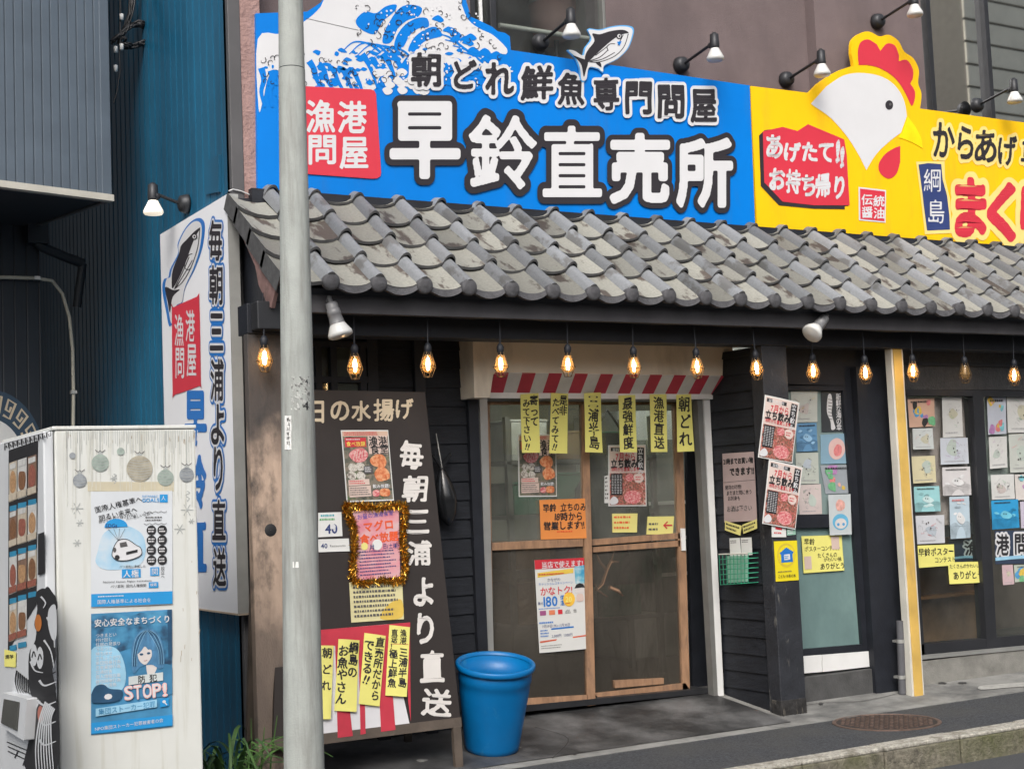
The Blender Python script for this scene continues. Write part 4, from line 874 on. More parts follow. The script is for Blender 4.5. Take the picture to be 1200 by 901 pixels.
# ---------------------------------------------------------------- left neighbour: siding storey over a dark recessed ground floor
be = R(14); eL = np.array([math.cos(be), math.sin(be), 0]); nL = np.array([math.sin(be), -math.cos(be), 0])
PA = onY(131, 232, 9.3); PA2 = Plane(PA, eL, (0, 0, 1))
lb = empty('neighbour_building', (PA[0]-1, PA[1]+.6, 0), 'slate grey sided building with a dark recessed ground floor left of the fish shop', 'building')
zL = PA[2]; L0 = PA-eL*5
b = MB(); corr(b, L0-nL*0, eL, 4.93, nL, zL+.02, zL+6, .0605, .012, m_side, .78); b.build('siding_wall', lb)
b = MB(); w = PA-eL*.068; b.prism([w+nL*.004, PA+nL*.004, PA-nL*.08, w-nL*.08], (0, 0, 6), m_side); b.prism([PA-nL*.005, PA-nL*6, PA-eL*.01-nL*6, PA-eL*.01-nL*.005], (0, 0, 6), m_dark); b.build('corner_trim', lb, bevel=.004)
b = MB(); z0 = np.array([0, 0, -.022]); b.prism([L0+nL*.012+z0, PA+nL*.012+eL*.012+z0, PA-nL*.05+eL*.012+z0, L0-nL*.05+z0], (0, 0, .042), m_trim); b.build('edge_trim', lb, bevel=.003)
Ls = 1.1; B0 = PA-nL*Ls
b = MB(); b.prism([L0-nL*.05+z0*.5, PA-nL*.05+z0*.5, PA-nL*(Ls+.1)+z0*.5, L0-nL*(Ls+.1)+z0*.5], (0, 0, .03), m_soff); b.prism([PA-nL*.05+z0, PA+z0-nL*Ls, PA-eL*.03-nL*Ls+z0, PA-eL*.03-nL*.05+z0], (0, 0, .012), M('soffit_edge', (.09, .09, .09), .7)); b.build('soffit', lb)
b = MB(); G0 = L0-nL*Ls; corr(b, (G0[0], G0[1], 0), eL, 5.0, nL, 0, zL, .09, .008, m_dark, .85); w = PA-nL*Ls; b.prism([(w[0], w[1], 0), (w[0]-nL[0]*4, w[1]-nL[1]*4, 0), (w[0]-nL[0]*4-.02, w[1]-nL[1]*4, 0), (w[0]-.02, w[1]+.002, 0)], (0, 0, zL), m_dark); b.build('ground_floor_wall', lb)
b = MB(); b.box(1.5, 2.84, 15.2, 15.3, 0, 8, m_dark); b.build('added_gap_end', lb)  # added dark sheet that closes the far end of the gap and keeps it dark
PW = Plane(B0, eL, (0, 0, 1))
b = MB(); pp = [PW.hit(x, y, .04) for x, y in ((-60, 326), (0, 326), (40, 327), (58, 330), (70, 345), (78, 372), (82, 410), (83, 460), (82, 560), (82, 800))]
b.tube(pp, .013, M('cream_cable', (.42, .4, .33), .6), 8)
for i in (2, 7): b.box(*(pp[i][0]-.02, pp[i][0]+.02), pp[i][1]-.02, pp[i][1]+.03, pp[i][2]-.012, pp[i][2]+.012, m_alu)
b.build('cable_conduit', lb)
b = MB(); q = PW.hit(38, 268, .06); b.box(q[0]-.07, q[0]+.07, q[1]-.06, q[1]+.06, q[2]-.12, q[2]+.08, m_dark); b.tube([PW.hit(38, 285, .06), PW.hit(46, 292, .06), PW.hit(75, 304, .06), PW.hit(92, 310, .06)], .035, m_dark, 10); b.tube([PW.hit(92, 310, .06), PW.hit(90, 360, .0)], .03, m_dark, 10); b.build('rain_pipe', lb)
# round sign
rs = empty('round_sign', tuple(PW.hit(-12, 600, .02)), 'large round navy sign with a pale key pattern rim, cut by the photo edge', 'sign')
a = Art(lambda x, y, o: PW.hit(x, y, o), .03); cx, cy, rx, ry = -14, 547, 66, 90
m_nv2 = M('dark_navy_board', (.03, .055, .085), .6, .1, 3); m_bei = M('beige_print', (.5, .42, .3), .6, .08, 4)
b = a.mb; b.prism([PW.hit(cx+rx*math.cos(t*.1309), cy+ry*math.sin(t*.1309), .03) for t in range(48)], tuple(-nL*.028), m_nv2)
a.disc(cx, cy, rx*.62, ry*.62, M('round_sign_white', (.6, .6, .58), .6), 1, 40)
for k in range(22):
    t = k*2*math.pi/22; pl = lambda r_, d: (cx+rx*r_*math.cos(t+d), cy+ry*r_*math.sin(t+d))
    a.line([pl(.71, -.1), pl(.71, .08), pl(.93, .08), pl(.93, -.07), pl(.79, -.07), pl(.79, .02), pl(.86, .02)], 3.0, m_bei, 1, False)
for y0, t in ((512, 'C'), (532, 'L'), (548, 'A'), (566, 'N'), (582, 'C')): a.em(t, 12-abs(y0-547)*.16, y0, 15, m_ink, .02, 2, 40)
a.mb.build('face', rs)
# ---------------------------------------------------------------- vending machine
Yv = 6.73; pv = PY(Yv)
v0 = pv.hit(64, 501); v1 = pv.hit(233, 501); XV0, XV1 = v0[0], pv.hit(233.5, 700)[0]; ZV = v0[2]; YV1 = Yv+1.12
vm = empty('vending_machine', ((XV0+XV1)/2, Yv+.5, 0), 'stained white vending machine with bauble prints and two blue posters on its side', 'vending machine')
m_vw = M('vending_white', (.63, .64, .61), .45, .07, 2, dirt=((.45, .44, .36), 2.5, .52, .8, (6, 1, .35)))
m_vw2 = M('vending_front_white', (.6, .62, .64), .4, .05, 3)
b = MB(); b.box(XV0, XV1, Yv, YV1, .0, ZV-.012, m_vw); b.build('cabinet', vm, bevel=.008)
b = MB(); b.box(XV0-.012, XV1+.004, Yv-.006, YV1, ZV-.011, ZV+.006, m_vw); b.build('top_edge', vm, bevel=.004)
XF = XV0-.05; pf = PX(XF)
b = MB(); b.box(XF, XV0-.004, Yv+.01, YV1-.01, .06, ZV-.015, m_vw2); dr = b.build('front_door', vm, bevel=.008)
a = Art(lambda x, y, o: pf.hit(x, y, o), .001)
cv = crop(0, 500, 2.2453)                 # the 75 x 401 px crop of the front
a.poly([cv(24, 62), cv(101, 36), cv(97, 468), cv(22, 590)], m_ink, 1)
a.mb.build('product_window', dr)
m_tag = M('price_tag_blue', (.04, .25, .42), .4); goods = [M('pack_%s' % k, c, .4, .15, 20) for k, c in (('cream', (.55, .48, .38)), ('white', (.6, .6, .58)), ('brown', (.22, .14, .1)))]
food = [M('food_orange', (.42, .25, .13), .5, .4, 60), M('food_brown', (.2, .1, .05), .5, .4, 60), M('food_red', (.28, .1, .07), .5, .4, 60)]
for r_, (yt, yb) in enumerate(((88, 205), (215, 325), (335, 448), (460, 572))):
    for c_, (xa_, xb_) in enumerate(((26, 46), (48, 72), (75, 98))):
        if r_ == 3 and c_ == 2: continue
        a = Art(lambda x, y, o: pf.hit(x, y, o), .002); sl_ = -9*c_*.9; P_ = lambda u, v: cv(xa_+(xb_-xa_)*u, yt+sl_+8+(yb-yt-14)*v-8*u)
        a.poly([P_(0, 0), P_(1, 0), P_(1, 1), P_(0, 1)], goods[(r_*2+c_) % 3], 1); a.blob([P_(.15, .35), P_(.5, .22+.1*c_ % .2), P_(.88, .4), P_(.85, .72), P_(.5, .8), P_(.15, .7)], food[(r_+c_) % 3], 2, 3)
        a.poly([P_(.1, .04), P_(.9, .04), P_(.9, .18), P_(.1, .18)], goods[1], 2); a.poly([P_(.0, .8), P_(1, .8), P_(1, .98), P_(0, .98)], food[2] if r_ > 1 else goods[0], 3)
        a.poly([cv(xa_+1, yb+sl_+4), cv(xb_-1, yb+sl_), cv(xb_-1, yb+sl_+14), cv(xa_+1, yb+sl_+18)], m_tag, 1)
        a.mb.build('product_pack', dr)
# key pattern band and black brush print on the front
a = Art(lambda x, y, o: pf.hit(x, y, o), .002)
for k in range(11):
    f = lambda u, v: cv(14+k*11.2+u*9.5, 44-k*3.0+v*17-u*2.5)
    a.line([f(0, 1), f(0, 0), f(1, 0), f(1, .7), f(.45, .7), f(.45, .35)], .9, m_ink, 1, False)
m_blkp = m_ink
a.poly(spline([cv(*p) for p in ((125, 420), (140, 435), (152, 460), (140, 520), (150, 600), (140, 640), (148, 700), (100, 720), (80, 690), (78, 600), (95, 560), (100, 500), (112, 450))], 4), m_blkp, 1)
for k in range(9): y_ = 640+k*26; a.line([cv(100+k % 3*6, y_), cv(120, y_+14), cv(150, y_+4)], [3.2, 1], m_vw2 if k % 2 else m_blkp, 2)
for x, y in ((92, 600), (108, 607)): a.disc(*cv(x, y), 4, 13, m_vw2, 2); a.line([cv(x-5, y+6), cv(x, y-10), cv(x+5, y+4)], 1.2, m_blkp, 3)
for k in range(7): a.line([cv(46+k*5, 640+k*4), cv(42+k*6, 670+k*5), cv(50+k*7, 700)], [1.6, .5], m_blkp, 1)
for k in range(8): a.line([cv(112, 770+k*13), cv(130, 750+k*16), cv(151, 770+k*15)], [3, 1.2], m_blkp, 1)
for p, q in (((20, 828), (96, 860)), ((22, 840), (96, 872)), ((22, 852), (90, 884)), ((40, 870), (50, 850)), ((62, 890), (72, 860)), ((80, 892), (92, 862))): a.line([cv(*p), cv(*q)], 1.2, m_blkp, 1, False)
a.poly(spline([cv(*p) for p in ((96, 440), (112, 425), (128, 430), (150, 452), (152, 480), (128, 478), (120, 520), (104, 540), (92, 520), (100, 480))], 4), m_blkp, 1)
a.poly(spline([cv(*p) for p in ((70, 900), (76, 830), (92, 760), (110, 720), (150, 700), (153, 900))], 4), m_blkp, 1)
for k in range(7): a.line([cv(100+k*7.5, 900), cv(98+k*7, 840), cv(108+k*5, 770), cv(124+k*4, 722+k*3)], [1.1, 2.0], m_vw2, 4)
for p in (((112, 446), (124, 462), (118, 476)), ((128, 500), (144, 540), (148, 580)), ((120, 560), (138, 590), (146, 632)), ((84, 616), (96, 640), (118, 646))): a.line([cv(*q) for q in p], [2.4, .8], m_vw2, 4)
a.poly(spline([cv(*p) for p in ((132, 480), (150, 470), (153, 545), (142, 560), (130, 520))], 4), m_vw2, 3)
a.disc(*cv(104, 515), 4, 10, M('orange_print', (.5, .17, .04), .5), 3); a.disc(*cv(110, 755), 3.4, 10, M('red_brown_print', (.4, .12, .08), .5), 3)
a.poly([cv(14, 585), cv(45, 592), cv(44, 632), cv(14, 630)], m_ypap, 2); a.text('焼芋', *cv(17, 598), 5.5, m_ink, .02, 3, sx=.9)
a.mb.build('brush_print', dr)
a = Art(lambda x, y, o: pf.hit(x, y, o), .006); a.poly([cv(104, 282), cv(121, 276), cv(120, 384), cv(104, 390)], m_ink, 1); a.mb.build('payment_panel', dr)
b = MB(); q = [pf.hit(*cv(*p)) for p in ((22, 780), (34, 696), (100, 712), (92, 822))]; b.prism(q, (-.05, 0, 0), m_vw2); q2 = [pf.hit(*cv(*p), .053) for p in ((34, 775), (42, 712), (82, 720), (76, 795))]; b.prism(q2, (-.004, 0, 0), M('flap_plastic', (.1, .1, .09), .25, spec=.7)); b.build('pickup_flap', dr, bevel=.006)
# printed baubles on the side
m_bau = [M('bauble_green', (.3, .36, .32), .5, .25, 30), M('bauble_grey', (.26, .28, .3), .5, .3, 25), M('bauble_brown', (.35, .32, .25), .5, .3, 25)]; m_str = M('print_grey', (.38, .4, .39), .6)
a = Art(lambda x, y, o: pv.hit(x, y, o), .001); cb = crop(0, 430, 3.7542)
for k in range(58):
    x = 290+k*9.8; a.line([cb(x, 278), cb(x+1, 300+rg.uniform(10, 90))], .45, m_str, 1, False)
for x, y, r_ in ((338, 622, 28), (350, 685, 16), (338, 774, 18), (822, 628, 28), (842, 678, 13), (790, 712, 24), (500, 490, 14)):
    for k in range(3): t = k*math.pi/3; a.line([cb(x-r_*math.cos(t), y-r_*math.sin(t)), cb(x+r_*math.cos(t), y+r_*math.sin(t))], .8, m_str, 1, False)
for x, y in ((500, 470), (822, 545)): a.line([cb(x, y), cb(x+12, y+8), cb(x-8, y+20), cb(x+10, y+32), cb(x, y+44)], .8, m_str, 1)
a.mb.build('snowflake_print', vm)
for x, y, r_, m_ in ((350, 500, 30, 1), (440, 422, 38, 0), (613, 447, 57, 2), (727, 487, 36, 0), (820, 474, 32, 1), (318, 390, 14, 1), (530, 372, 17, 0)):
    a = Art(lambda x, y, o: pv.hit(x, y, o), .0012)
    if r_ > 20:
        a.line([cb(x, 280), cb(x, y-r_-8)], .6, m_str, 2, False); a.poly([cb(x-9, y-r_-10), cb(x+9, y-r_-10), cb(x+9, y-r_+4), cb(x-9, y-r_+4)], m_str, 2)
        a.line([cb(x-22, y-r_-20), cb(x-8, y-r_-10), cb(x, y-r_-16), cb(x+8, y-r_-10), cb(x+22, y-r_-20)], .7, m_inkb, 2)
    a.disc(*cb(x, y), r_/3.75, r_/3.75, m_bau[m_], 2, 28)
    for k in range(int(r_/7)): t = -.7+1.4*k/max(1, int(r_/7)-1); a.line([cb(x-r_*.9*math.sqrt(1-t*t*.9), y+r_*t), cb(x, y+r_*t+r_*.12), cb(x+r_*.9*math.sqrt(1-t*t*.9), y+r_*t)], .5, m_str, 3)
    a.mb.build('bauble_print', vm)
a = Art(lambda x, y, o: pv.hit(x, y, o), .0015); m_rst = M('rust_stain', (.33, .24, .15), .8, .3, 30)
m_stn = M('grey_stain', (.56, .56, .51), .6, .15, 20)
for k in range(70): x = rg.uniform(280, 870); y = 275+rg.uniform(0, 25); a.line([cb(x, y), cb(x+rg.uniform(-4, 4), y+rg.uniform(40, 380))], rg.uniform(.25, .8), m_stn, .5, False)
for k in range(26): x = rg.uniform(262, 880) if k < 10 else rg.uniform(780, 880); y = rg.uniform(270, 320) if k < 18 else rg.uniform(800, 1300); a.line([cb(x, y), cb(x+rg.uniform(-3, 3), y+rg.uniform(8, 30))], rg.uniform(.2, .6), m_rst, 1, False)
a.mb.build('rust_streaks', vm)
# tape and posters on the side
s = Sheet([cb(385, 505), cb(765, 505), cb(766, 546), cb(386, 546)], pv, M('old_tape', (.55, .5, .37), .35, .1, 6), .002, 0.0); s.done('adhesive_tape', 'yellowed clear tape over the top poster on the vending machine', 'tape')
mB, mB2, mLB, mDB = M('poster_blue', (.02, .27, .6), .5, .06, 5), M('poster_mid_blue', (.06, .25, .45), .5, .3, 5), M('poster_light_blue', (.3, .55, .72), .5, .15, 6), M('poster_dark_blue', (.02, .07, .14), .5, .3, 8)
s = Sheet([cb(399, 548), cb(757, 545), (201.6, 707.6), (106.5, 711.6)], pv, M('poster_white', (.6, .63, .66), .5, .06, 3), .003, .003); A = s.A
m_sky = ramp_mat('watercolour_blue', [(.3, (.6, .64, .67)), (.5, (.4, .57, .7)), (.75, (.2, .45, .65))], 9)
s.blob([(.08, .52*A), (.16, .36*A), (.4, .3*A), (.62, .38*A), (.66, .55*A), (.55, .66*A), (.2, .68*A), (.06, .62*A)], m_sky, 1)
s.text('国際人権基準へ', .04, .125*A, .085, m_ink, .006, 2, rot=-.23, N=44); s.text('明るい未来へ', .09, .2*A, .08, m_ink, .006, 2, rot=-.23, N=36); s.text('誰ひとり取り残されない', .09, .245*A, .043, m_ink, 0, 2, rot=-.2); s.text('人に優しい社会へ', .42, .22*A, .043, m_ink, 0, 2, rot=-.2)
s.text('SUSTAINABLE', .62, .03*A, .04, mB, 0, 2, sx=.75); s.text('GOALS', .62, .055*A, .065, mB, .02, 2, N=30); s.poly([(.84, .03*A), (.94, .03*A), (.94, .1*A), (.84, .1*A)], mB, 2); s.text('人', .855, .04*A, .06, m_wprint, 0, 3)
s.poly([(.3+.14*math.cos(t*.2), .31*A-.1*math.sin(t*.2)) for t in range(17)], mB, 3); s.text('SDGs', .17, .275*A, .06, m_navy, .012, 4, N=30)
for x in (.2, .27, .34, .41): s.line([(x, .325*A), (.33, .43*A)], .004, m_inkb, 3, False)
s.blob([(.26, .5*A), (.32, .43*A), (.43, .42*A), (.54, .47*A), (.6, .5*A), (.6, .56*A), (.46, .6*A), (.32, .6*A), (.25, .56*A)], m_wprint, 4); s.line([(.26, .5*A), (.32, .43*A), (.43, .42*A), (.54, .47*A), (.6, .5*A), (.6, .56*A), (.46, .6*A), (.32, .6*A), (.25, .56*A), (.26, .5*A)], .008, m_ink, 5)
s.poly([(.34, .45*A), (.42, .44*A), (.44, .48*A), (.35, .49*A)], m_inkb, 5); s.poly([(.42, .53*A), (.56, .51*A), (.56, .535*A), (.42, .555*A)], m_ink, 5); s.disc(.31, .575*A, .03, .03, m_ink, 5); s.disc(.28, .51*A, .02, .03, m_inkb, 5)
for k, y in enumerate((.185, .29)): s.line([(.64+j*.036, (y+(.005 if j % 2 else -.005))*A) for j in range(9)], .005, m_inkb, 2)
s.fine(.66, .22*A, .94, .27*A, 2, m_inkb, 2)
for r_ in range(4):
    for c_ in range(2): x, y = .735+c_*.135, (.345+r_*.088)*A; s.disc(x, y, .06, .06, m_ink, 2, 18); s.fine(x-.04, y-.03, x+.04, y+.03, 2, m_wprint, 3, .6, r_*2+c_)
s.text('パリ原則に準拠した', .34, .645*A, .036, m_ink, 0, 2); s.poly([(.37, .68*A), (.6, .68*A), (.6, .755*A), (.37, .755*A)], mB, 2); s.text('人権', .38, .683*A, .1, m_wprint, .01, 3, N=36); s.poly([(.72, .67*A), (.83, .67*A), (.83, .745*A), (.72, .745*A)], mB, 2); s.text('関', .73, .675*A, .09, m_wprint, 0, 3); s.text('設立へ', .85, .665*A, .05, m_ink, 0, 2, True)
s.text('National Human Rights Institutions', .14, .772*A, .034, m_ink, 0, 2, sx=1.15); s.text('パリ原則 国内人権機関', .23, .81*A, .042, m_ink, 0, 2); s.poly([(.7, .8*A), (.82, .8*A), (.82, .85*A), (.7, .85*A)], mB, 2); s.text('検索', .715, .806*A, .045, m_wprint, 0, 3)
s.grid(.0, .885*A, 1, .995*A, mB, 1); s.fine(.08, .9*A, .5, .92*A, 1, m_wprint, 2); s.text('国際人権基準による社会を', .07, .935*A, .055, m_wprint, 0, 2)
s.done('poster', 'white poster with a sketched car under a parachute, on the vending machine', 'poster', 'posters on the vending machine')
s = Sheet([(106.5, 719), (201, 713.7), (201.6, 850.7), (106.5, 860.8)], pv, mB2, .003, .003); A = s.A
s.poly([(0, .02), (1, .02), (1, .5*A), (.5, .3*A), (0, .4*A)], ramp_mat('crowd_shadow', [(.35, (.02, .05, .1)), (.5, (.05, .2, .36)), (.7, (.1, .35, .55))], 11), 1)
s.blob([(0, .3*A), (.3, .3*A), (.42, .5*A), (.35, .66*A), (0, .66*A)], mLB, 2)
s.text('安心安全なまちづくり', .03, .045*A, .098, m_wprint, .025, 4, sx=.97, N=40)
for k, t in enumerate(('つきまとい', '付け回し', '住居の見張り', 'うろつき', '待ち伏せ', '立ちふさがり', '集団粗暴行為', '名誉棄損行為', '交通妨害', '個人情報収集', '器物損壊行為', '意見の流布')): s.text(t, .05, (.165+k*.038)*A, .05, m_wprint, 0, 4, sx=1.02)
m_hair, m_skin, m_jac = M('poster_hair', (.07, .2, .36), .5, .3, 14, stretch=(4, 4, 1)), M('poster_skin', (.62, .58, .56), .5, .08, 6), M('poster_jacket', (.05, .2, .36), .5, .2, 6)
s.blob([(.5, .66*A), (.52, .52*A), (.6, .47*A), (.85, .46*A), (1, .5*A), (1, .72*A), (.5, .72*A)], m_jac, 2); s.blob([(.68, .44*A), (.78, .44*A), (.8, .5*A), (.72, .58*A), (.68, .52*A)], m_skin, 3)
s.blob([(.49, .46*A), (.49, .3*A), (.55, .2*A), (.67, .15*A), (.8, .18*A), (.88, .3*A), (.9, .46*A), (.84, .5*A), (.74, .46*A), (.6, .47*A), (.52, .52*A)], m_hair, 4); s.blob([(.56, .32*A), (.62, .3*A), (.72, .32*A), (.74, .38*A), (.7, .43*A), (.65, .455*A), (.58, .41*A)], m_skin, 5)
s.blob([(.52, .34*A), (.58, .22*A), (.7, .2*A), (.78, .32*A), (.72, .33*A), (.66, .29*A), (.6, .34*A), (.56, .36*A)], m_hair, 6); m_hl = M('hair_light', (.22, .42, .58), .5, .2, 14)
for k in range(14):
    sd_ = -1 if k < 7 else 1; q_ = k % 7; s.line([(.68+sd_*q_*.006, .165*A), (.68+sd_*(.05+q_*.014), .22*A), (.69+sd_*(.13+q_*.009), .34*A), (.69+sd_*(.14+q_*.009), .46*A)], .005, m_hl if q_ % 3 == 0 else mDB, 7)
s.blob([(.54, .33*A), (.57, .24*A), (.68, .2*A), (.8, .25*A), (.79, .32*A), (.74, .3*A), (.7, .33*A), (.65, .3*A), (.6, .34*A)], m_hair, 6)
s.disc(.61, .365*A, .024, .014, mDB, 6, 12); s.disc(.7, .36*A, .022, .014, mDB, 6, 12); s.line([(.64, .42*A), (.665, .422*A), (.68, .415*A)], .008, M('poster_lip', (.4, .15, .15), .5), 6)
s.poly([(.45, .545*A), (.88, .53*A), (.88, .6*A), (.45, .615*A)], M('poster_label', (.55, .6, .6), .5), 6); s.text('防犯', .56, .54*A, .1, m_ink, .02, 7, gap=1.45, rot=-.03, N=40)
for ch, x, w in (('S', .42, .12), ('T', .53, .11), ('O', .65, .13), ('P', .77, .12), ('!', .87, .05)):
    s.glyph(ch, x+.03, .68*A, w*.8, .11*A, M('stop_pink', (.8, .45, .42), .5), .05, 7, 48, 2, -.05); s.glyph(ch, x+.03, .68*A, w*.8, .11*A, m_wprint, .0, 8, 48, 1, -.05)
s.blob([(.0, .66*A), (.05, .6*A), (.14, .59*A), (.22, .63*A), (.36, .65*A), (.37, .7*A), (.3, .74*A), (.06, .74*A), (0, .72*A)], mDB, 6); s.disc(.2, .695*A, .05, .035, m_wprint, 7, 8)
s.poly([(.05, .785*A), (.8, .755*A), (.8, .82*A), (.05, .85*A)], mLB, 6); s.text('集団ストーカー犯罪', .08, .785*A, .083, mB2, .01, 7, rot=-.045, sx=.94, N=36); s.poly([(.84, .755*A), (.95, .75*A), (.95, .82*A), (.84, .825*A)], mB, 6); s.disc(.89, .78*A, .022, .018, m_wprint, 7, 14); s.line([(.9, .79*A), (.925, .81*A)], .012, m_wprint, 7, False)
s.grid(0, .9*A, 1, .99*A, mB, 3); s.text('NPO集団ストーカー犯罪被害者の会', .04, .935*A, .052, m_wprint, 0, 4, rot=-.03)
s.poly([(.94, .0), (1, .0), (1, .4*A), (.95, .42*A)], mDB, 3)
s.done('poster', 'dark blue poster with a blue haired figure and STOP lettering on the vending machine', 'poster', 'posters on the vending machine')

# ---------------------------------------------------------------- brown menu board leaning as an A frame
Yo = 7.30; B_ = onY(540, 851, Yo); T_ = onY(498, 460, Yo+.27); ey = np.array([0, .27, T_[2]-B_[2]]); pb = Plane((0, Yo, B_[2]), (1, 0, 0), ey)
ab = empty('menu_board', (B_[0]-.5, Yo+.2, .02), 'brown A frame menu board with white brush lettering and posters, beside the blue bucket', 'menu board')
m_brn = M('brown_board', (.023, .017, .015), .6, .12, 4, .1, 60)
xL = B_[0]-1.13
b = MB(); q = [pb.hit(540.5, 851), pb.hit(498, 459.5), pb.hit(330, 456), pb.hit(320, 876)]; b.prism(q, tuple(-pb.n*.02), m_brn); b.build('face_panel', ab, bevel=.003)
m_lw = M('board_frame_wood', (.09, .07, .055), .75, .25, 6, .3, 40)
b = MB(); q = [pb.hit(541, 851, .004), pb.hit(540, 840, .004), pb.hit(320, 866, .004), pb.hit(320, 879, .004)]; b.prism(q, tuple(-pb.n*.03), m_lw); b.build('bottom_rail', ab)
for xx in (534, 340):
    u = onY(xx, 851 if xx > 400 else 872, Yo); b = MB(); f_ = u+np.array([.0, -.012, -.2]); f_[2] = rampz(f_[1])-.001
    b.prism([u+np.array([-.02, .02, .0]), u+np.array([.028, .02, 0]), f_+np.array([.028, .02, 0]), f_+np.array([-.02, .02, 0])], (0, -.03, 0), m_lw); b.build('leg', ab)
    b = MB(); h = T_*0+np.array([u[0], Yo+.27, T_[2]-.05]); r_ = np.array([u[0]-.03, 7.84, rampz(7.84)]); b.prism([h+np.array([-.02, .03, 0]), h+np.array([.02, .03, 0]), r_+np.array([.02, 0, 0]), r_+np.array([-.02, 0, 0])], (0, .03, 0), m_lw); b.build('leg', ab)
m_bw = M('board_white', (.66, .63, .6), .6, .06, 6); m_bc = M('board_cream', (.6, .5, .36), .6, .06, 6)
a = Art(lambda x, y, o: pb.hit(x, y, o), .0012)
for ch, x, y, w, h in (('本', 347, 484, 20, 24), ('日', 371, 483, 16, 25), ('の', 398, 481.5, 21, 22), ('水', 423, 481.5, 22, 23), ('揚', 449.5, 480.5, 23, 25), ('げ', 474, 479, 20, 23)): a.glyph(ch, x, y, w, h, m_bc, .03, 1, 64, 2)
for ch, x, y, w, h in (('毎', 481.5, 533, 26, 32), ('朝', 486, 572.5, 28, 30), ('三', 489, 611, 26, 26), ('浦', 491, 648, 27, 28), ('よ', 496, 693, 22, 32), ('り', 498, 737, 18, 34), ('直', 506, 780.5, 27, 35), ('送', 511.5, 823, 34, 31)): a.glyph(ch, x, y, w, h, m_bw, .035, 1, 64, 2, .03, .02)
a.mb.build('lettering', ab)
# posters on the board
food_dark = ramp_mat('food_dark', [(.3, (.04, .05, .04)), (.45, (.12, .12, .09)), (.55, (.22, .18, .14)), (.68, (.09, .14, .06))], 22, dist=1.0)
tunam = ramp_mat('tuna_print', [(.35, (.5, .07, .1)), (.5, (.62, .2, .2)), (.62, (.7, .42, .4))], 60, stretch=(1, 1, 2.5)); uni = ramp_mat('roe_print', [(.35, (.5, .12, .04)), (.5, (.65, .23, .1)), (.66, (.7, .38, .2))], 50); oyst = ramp_mat('oyster_print', [(.35, (.18, .15, .13)), (.48, (.5, .46, .4)), (.6, (.62, .6, .55)), (.7, (.25, .22, .2))], 40, dist=2)
pkbox = M('pale_pink_print', (.62, .48, .42), .6, .06, 6)
def food_poster(s, dim=1):
    A = s.A; s.grid(.02, .02*A, .98, .98*A, food_dark, 1); s.grid(.02, .02*A, .98, .09*A, M('peach_print', (.6, .42, .32), .6), 2); s.fine(.05, .025*A, .95, .08*A, 2, m_red, 3, .6, 4)
    s.poly([(.06, .11*A), (.5, .11*A), (.5, .24*A), (.06, .24*A)], m_red, 2); s.text('食べ放題', .08, .16*A, .1, M('gold_print', (.75, .55, .1), .5), .02, 3, N=36); s.fine(.08, .12*A, .48, .15*A, 1, m_wprint, 3)
    s.poly([(.54, .08*A), (.96, .08*A), (.96, .34*A), (.54, .34*A)], pkbox, 2)
    s.text('漁港', .55, .085*A, .2, m_ink, .03, 3, N=44, wob=.02); s.text('食堂', .57, .2*A, .2, m_ink, .03, 3, N=44, wob=.02)
    s.blob([(.12, .34*A), (.25, .27*A), (.42, .26*A), (.52, .34*A), (.45, .43*A), (.3, .46*A), (.18, .42*A)], tunam, 3); 
    for k in range(5): s.line([(.2+k*.06, .42*A-k*.01*A), (.26+k*.05, .29*A)], .012, pkbox, 4, False)
    s.blob([(.55, .42*A), (.68, .35*A), (.84, .36*A), (.9, .44*A), (.86, .52*A), (.74, .53*A), (.6, .5*A)], uni, 3); s.blob([(.62, .62*A), (.7, .54*A), (.8, .52*A), (.92, .58*A), (.94, .68*A), (.82, .72*A), (.68, .72*A)], uni, 4)
    for x, y in ((.17, .52), (.33, .51), (.14, .63), (.33, .64)): s.blob([(x-.09, y*A), (x-.02, (y-.055)*A), (x+.09, (y-.02)*A), (x+.08, (y+.05)*A), (x-.03, (y+.06)*A)], oyst, 3)
    s.poly([(.4, .51*A), (.6, .5*A), (.6, .61*A), (.4, .62*A)], m_inkb, 5); s.fine(.42, .52*A, .58, .6*A, 3, m_wprint, 6)
    s.poly([(.06, .7*A), (.5, .69*A), (.5, .77*A), (.06, .78*A)], pkbox, 4); s.poly([(.06, .79*A), (.52, .78*A), (.52, .93*A), (.06, .94*A)], pkbox, 4); s.fine(.08, .705*A, .48, .765*A, 2, m_red, 5); s.fine(.08, .8*A, .5, .92*A, 4, m_inkb, 5, .5, 9)
    s.text('飲み放題!', .56, .765*A, .085, m_wprint, .02, 5, N=30); s.blob([(.72, .84*A), (.9, .84*A), (.9, .93*A), (.72, .93*A)], uni, 5); s.blob([(.56, .86*A), (.68, .85*A), (.68, .93*A), (.56, .93*A)], tunam, 5)
c_4 = crop(360, 440, 3.605)
s = Sheet([c_4(140, 232), c_4(340, 231), c_4(365, 528), c_4(165, 535)], pb, m_paper, .005, .003); food_poster(s); s.done('food_poster', 'seafood poster with sashimi and shells taped to the brown menu board', 'poster', 'seafood posters')
s = Sheet([c_4(45, 580), c_4(143, 577), c_4(148, 678), c_4(45, 683)], pb, m_paper, .004, .002); A = s.A; s.fine(.1, .06*A, .9, .18*A, 1, M('teal_print', (.05, .35, .4), .5), 1, .7); s.fine(.05, .22*A, .9, .34*A, 1, M('green_print', (.1, .35, .12), .5), 1, .7); s.text('40', .28, .4*A, .5, m_navy, .03, 1, N=40); s.disc(.62, .6*A, .1, .1, m_wprint, 2); s.done('notice_card', 'square white card with a blue emblem on the menu board beside the pole', 'notice')
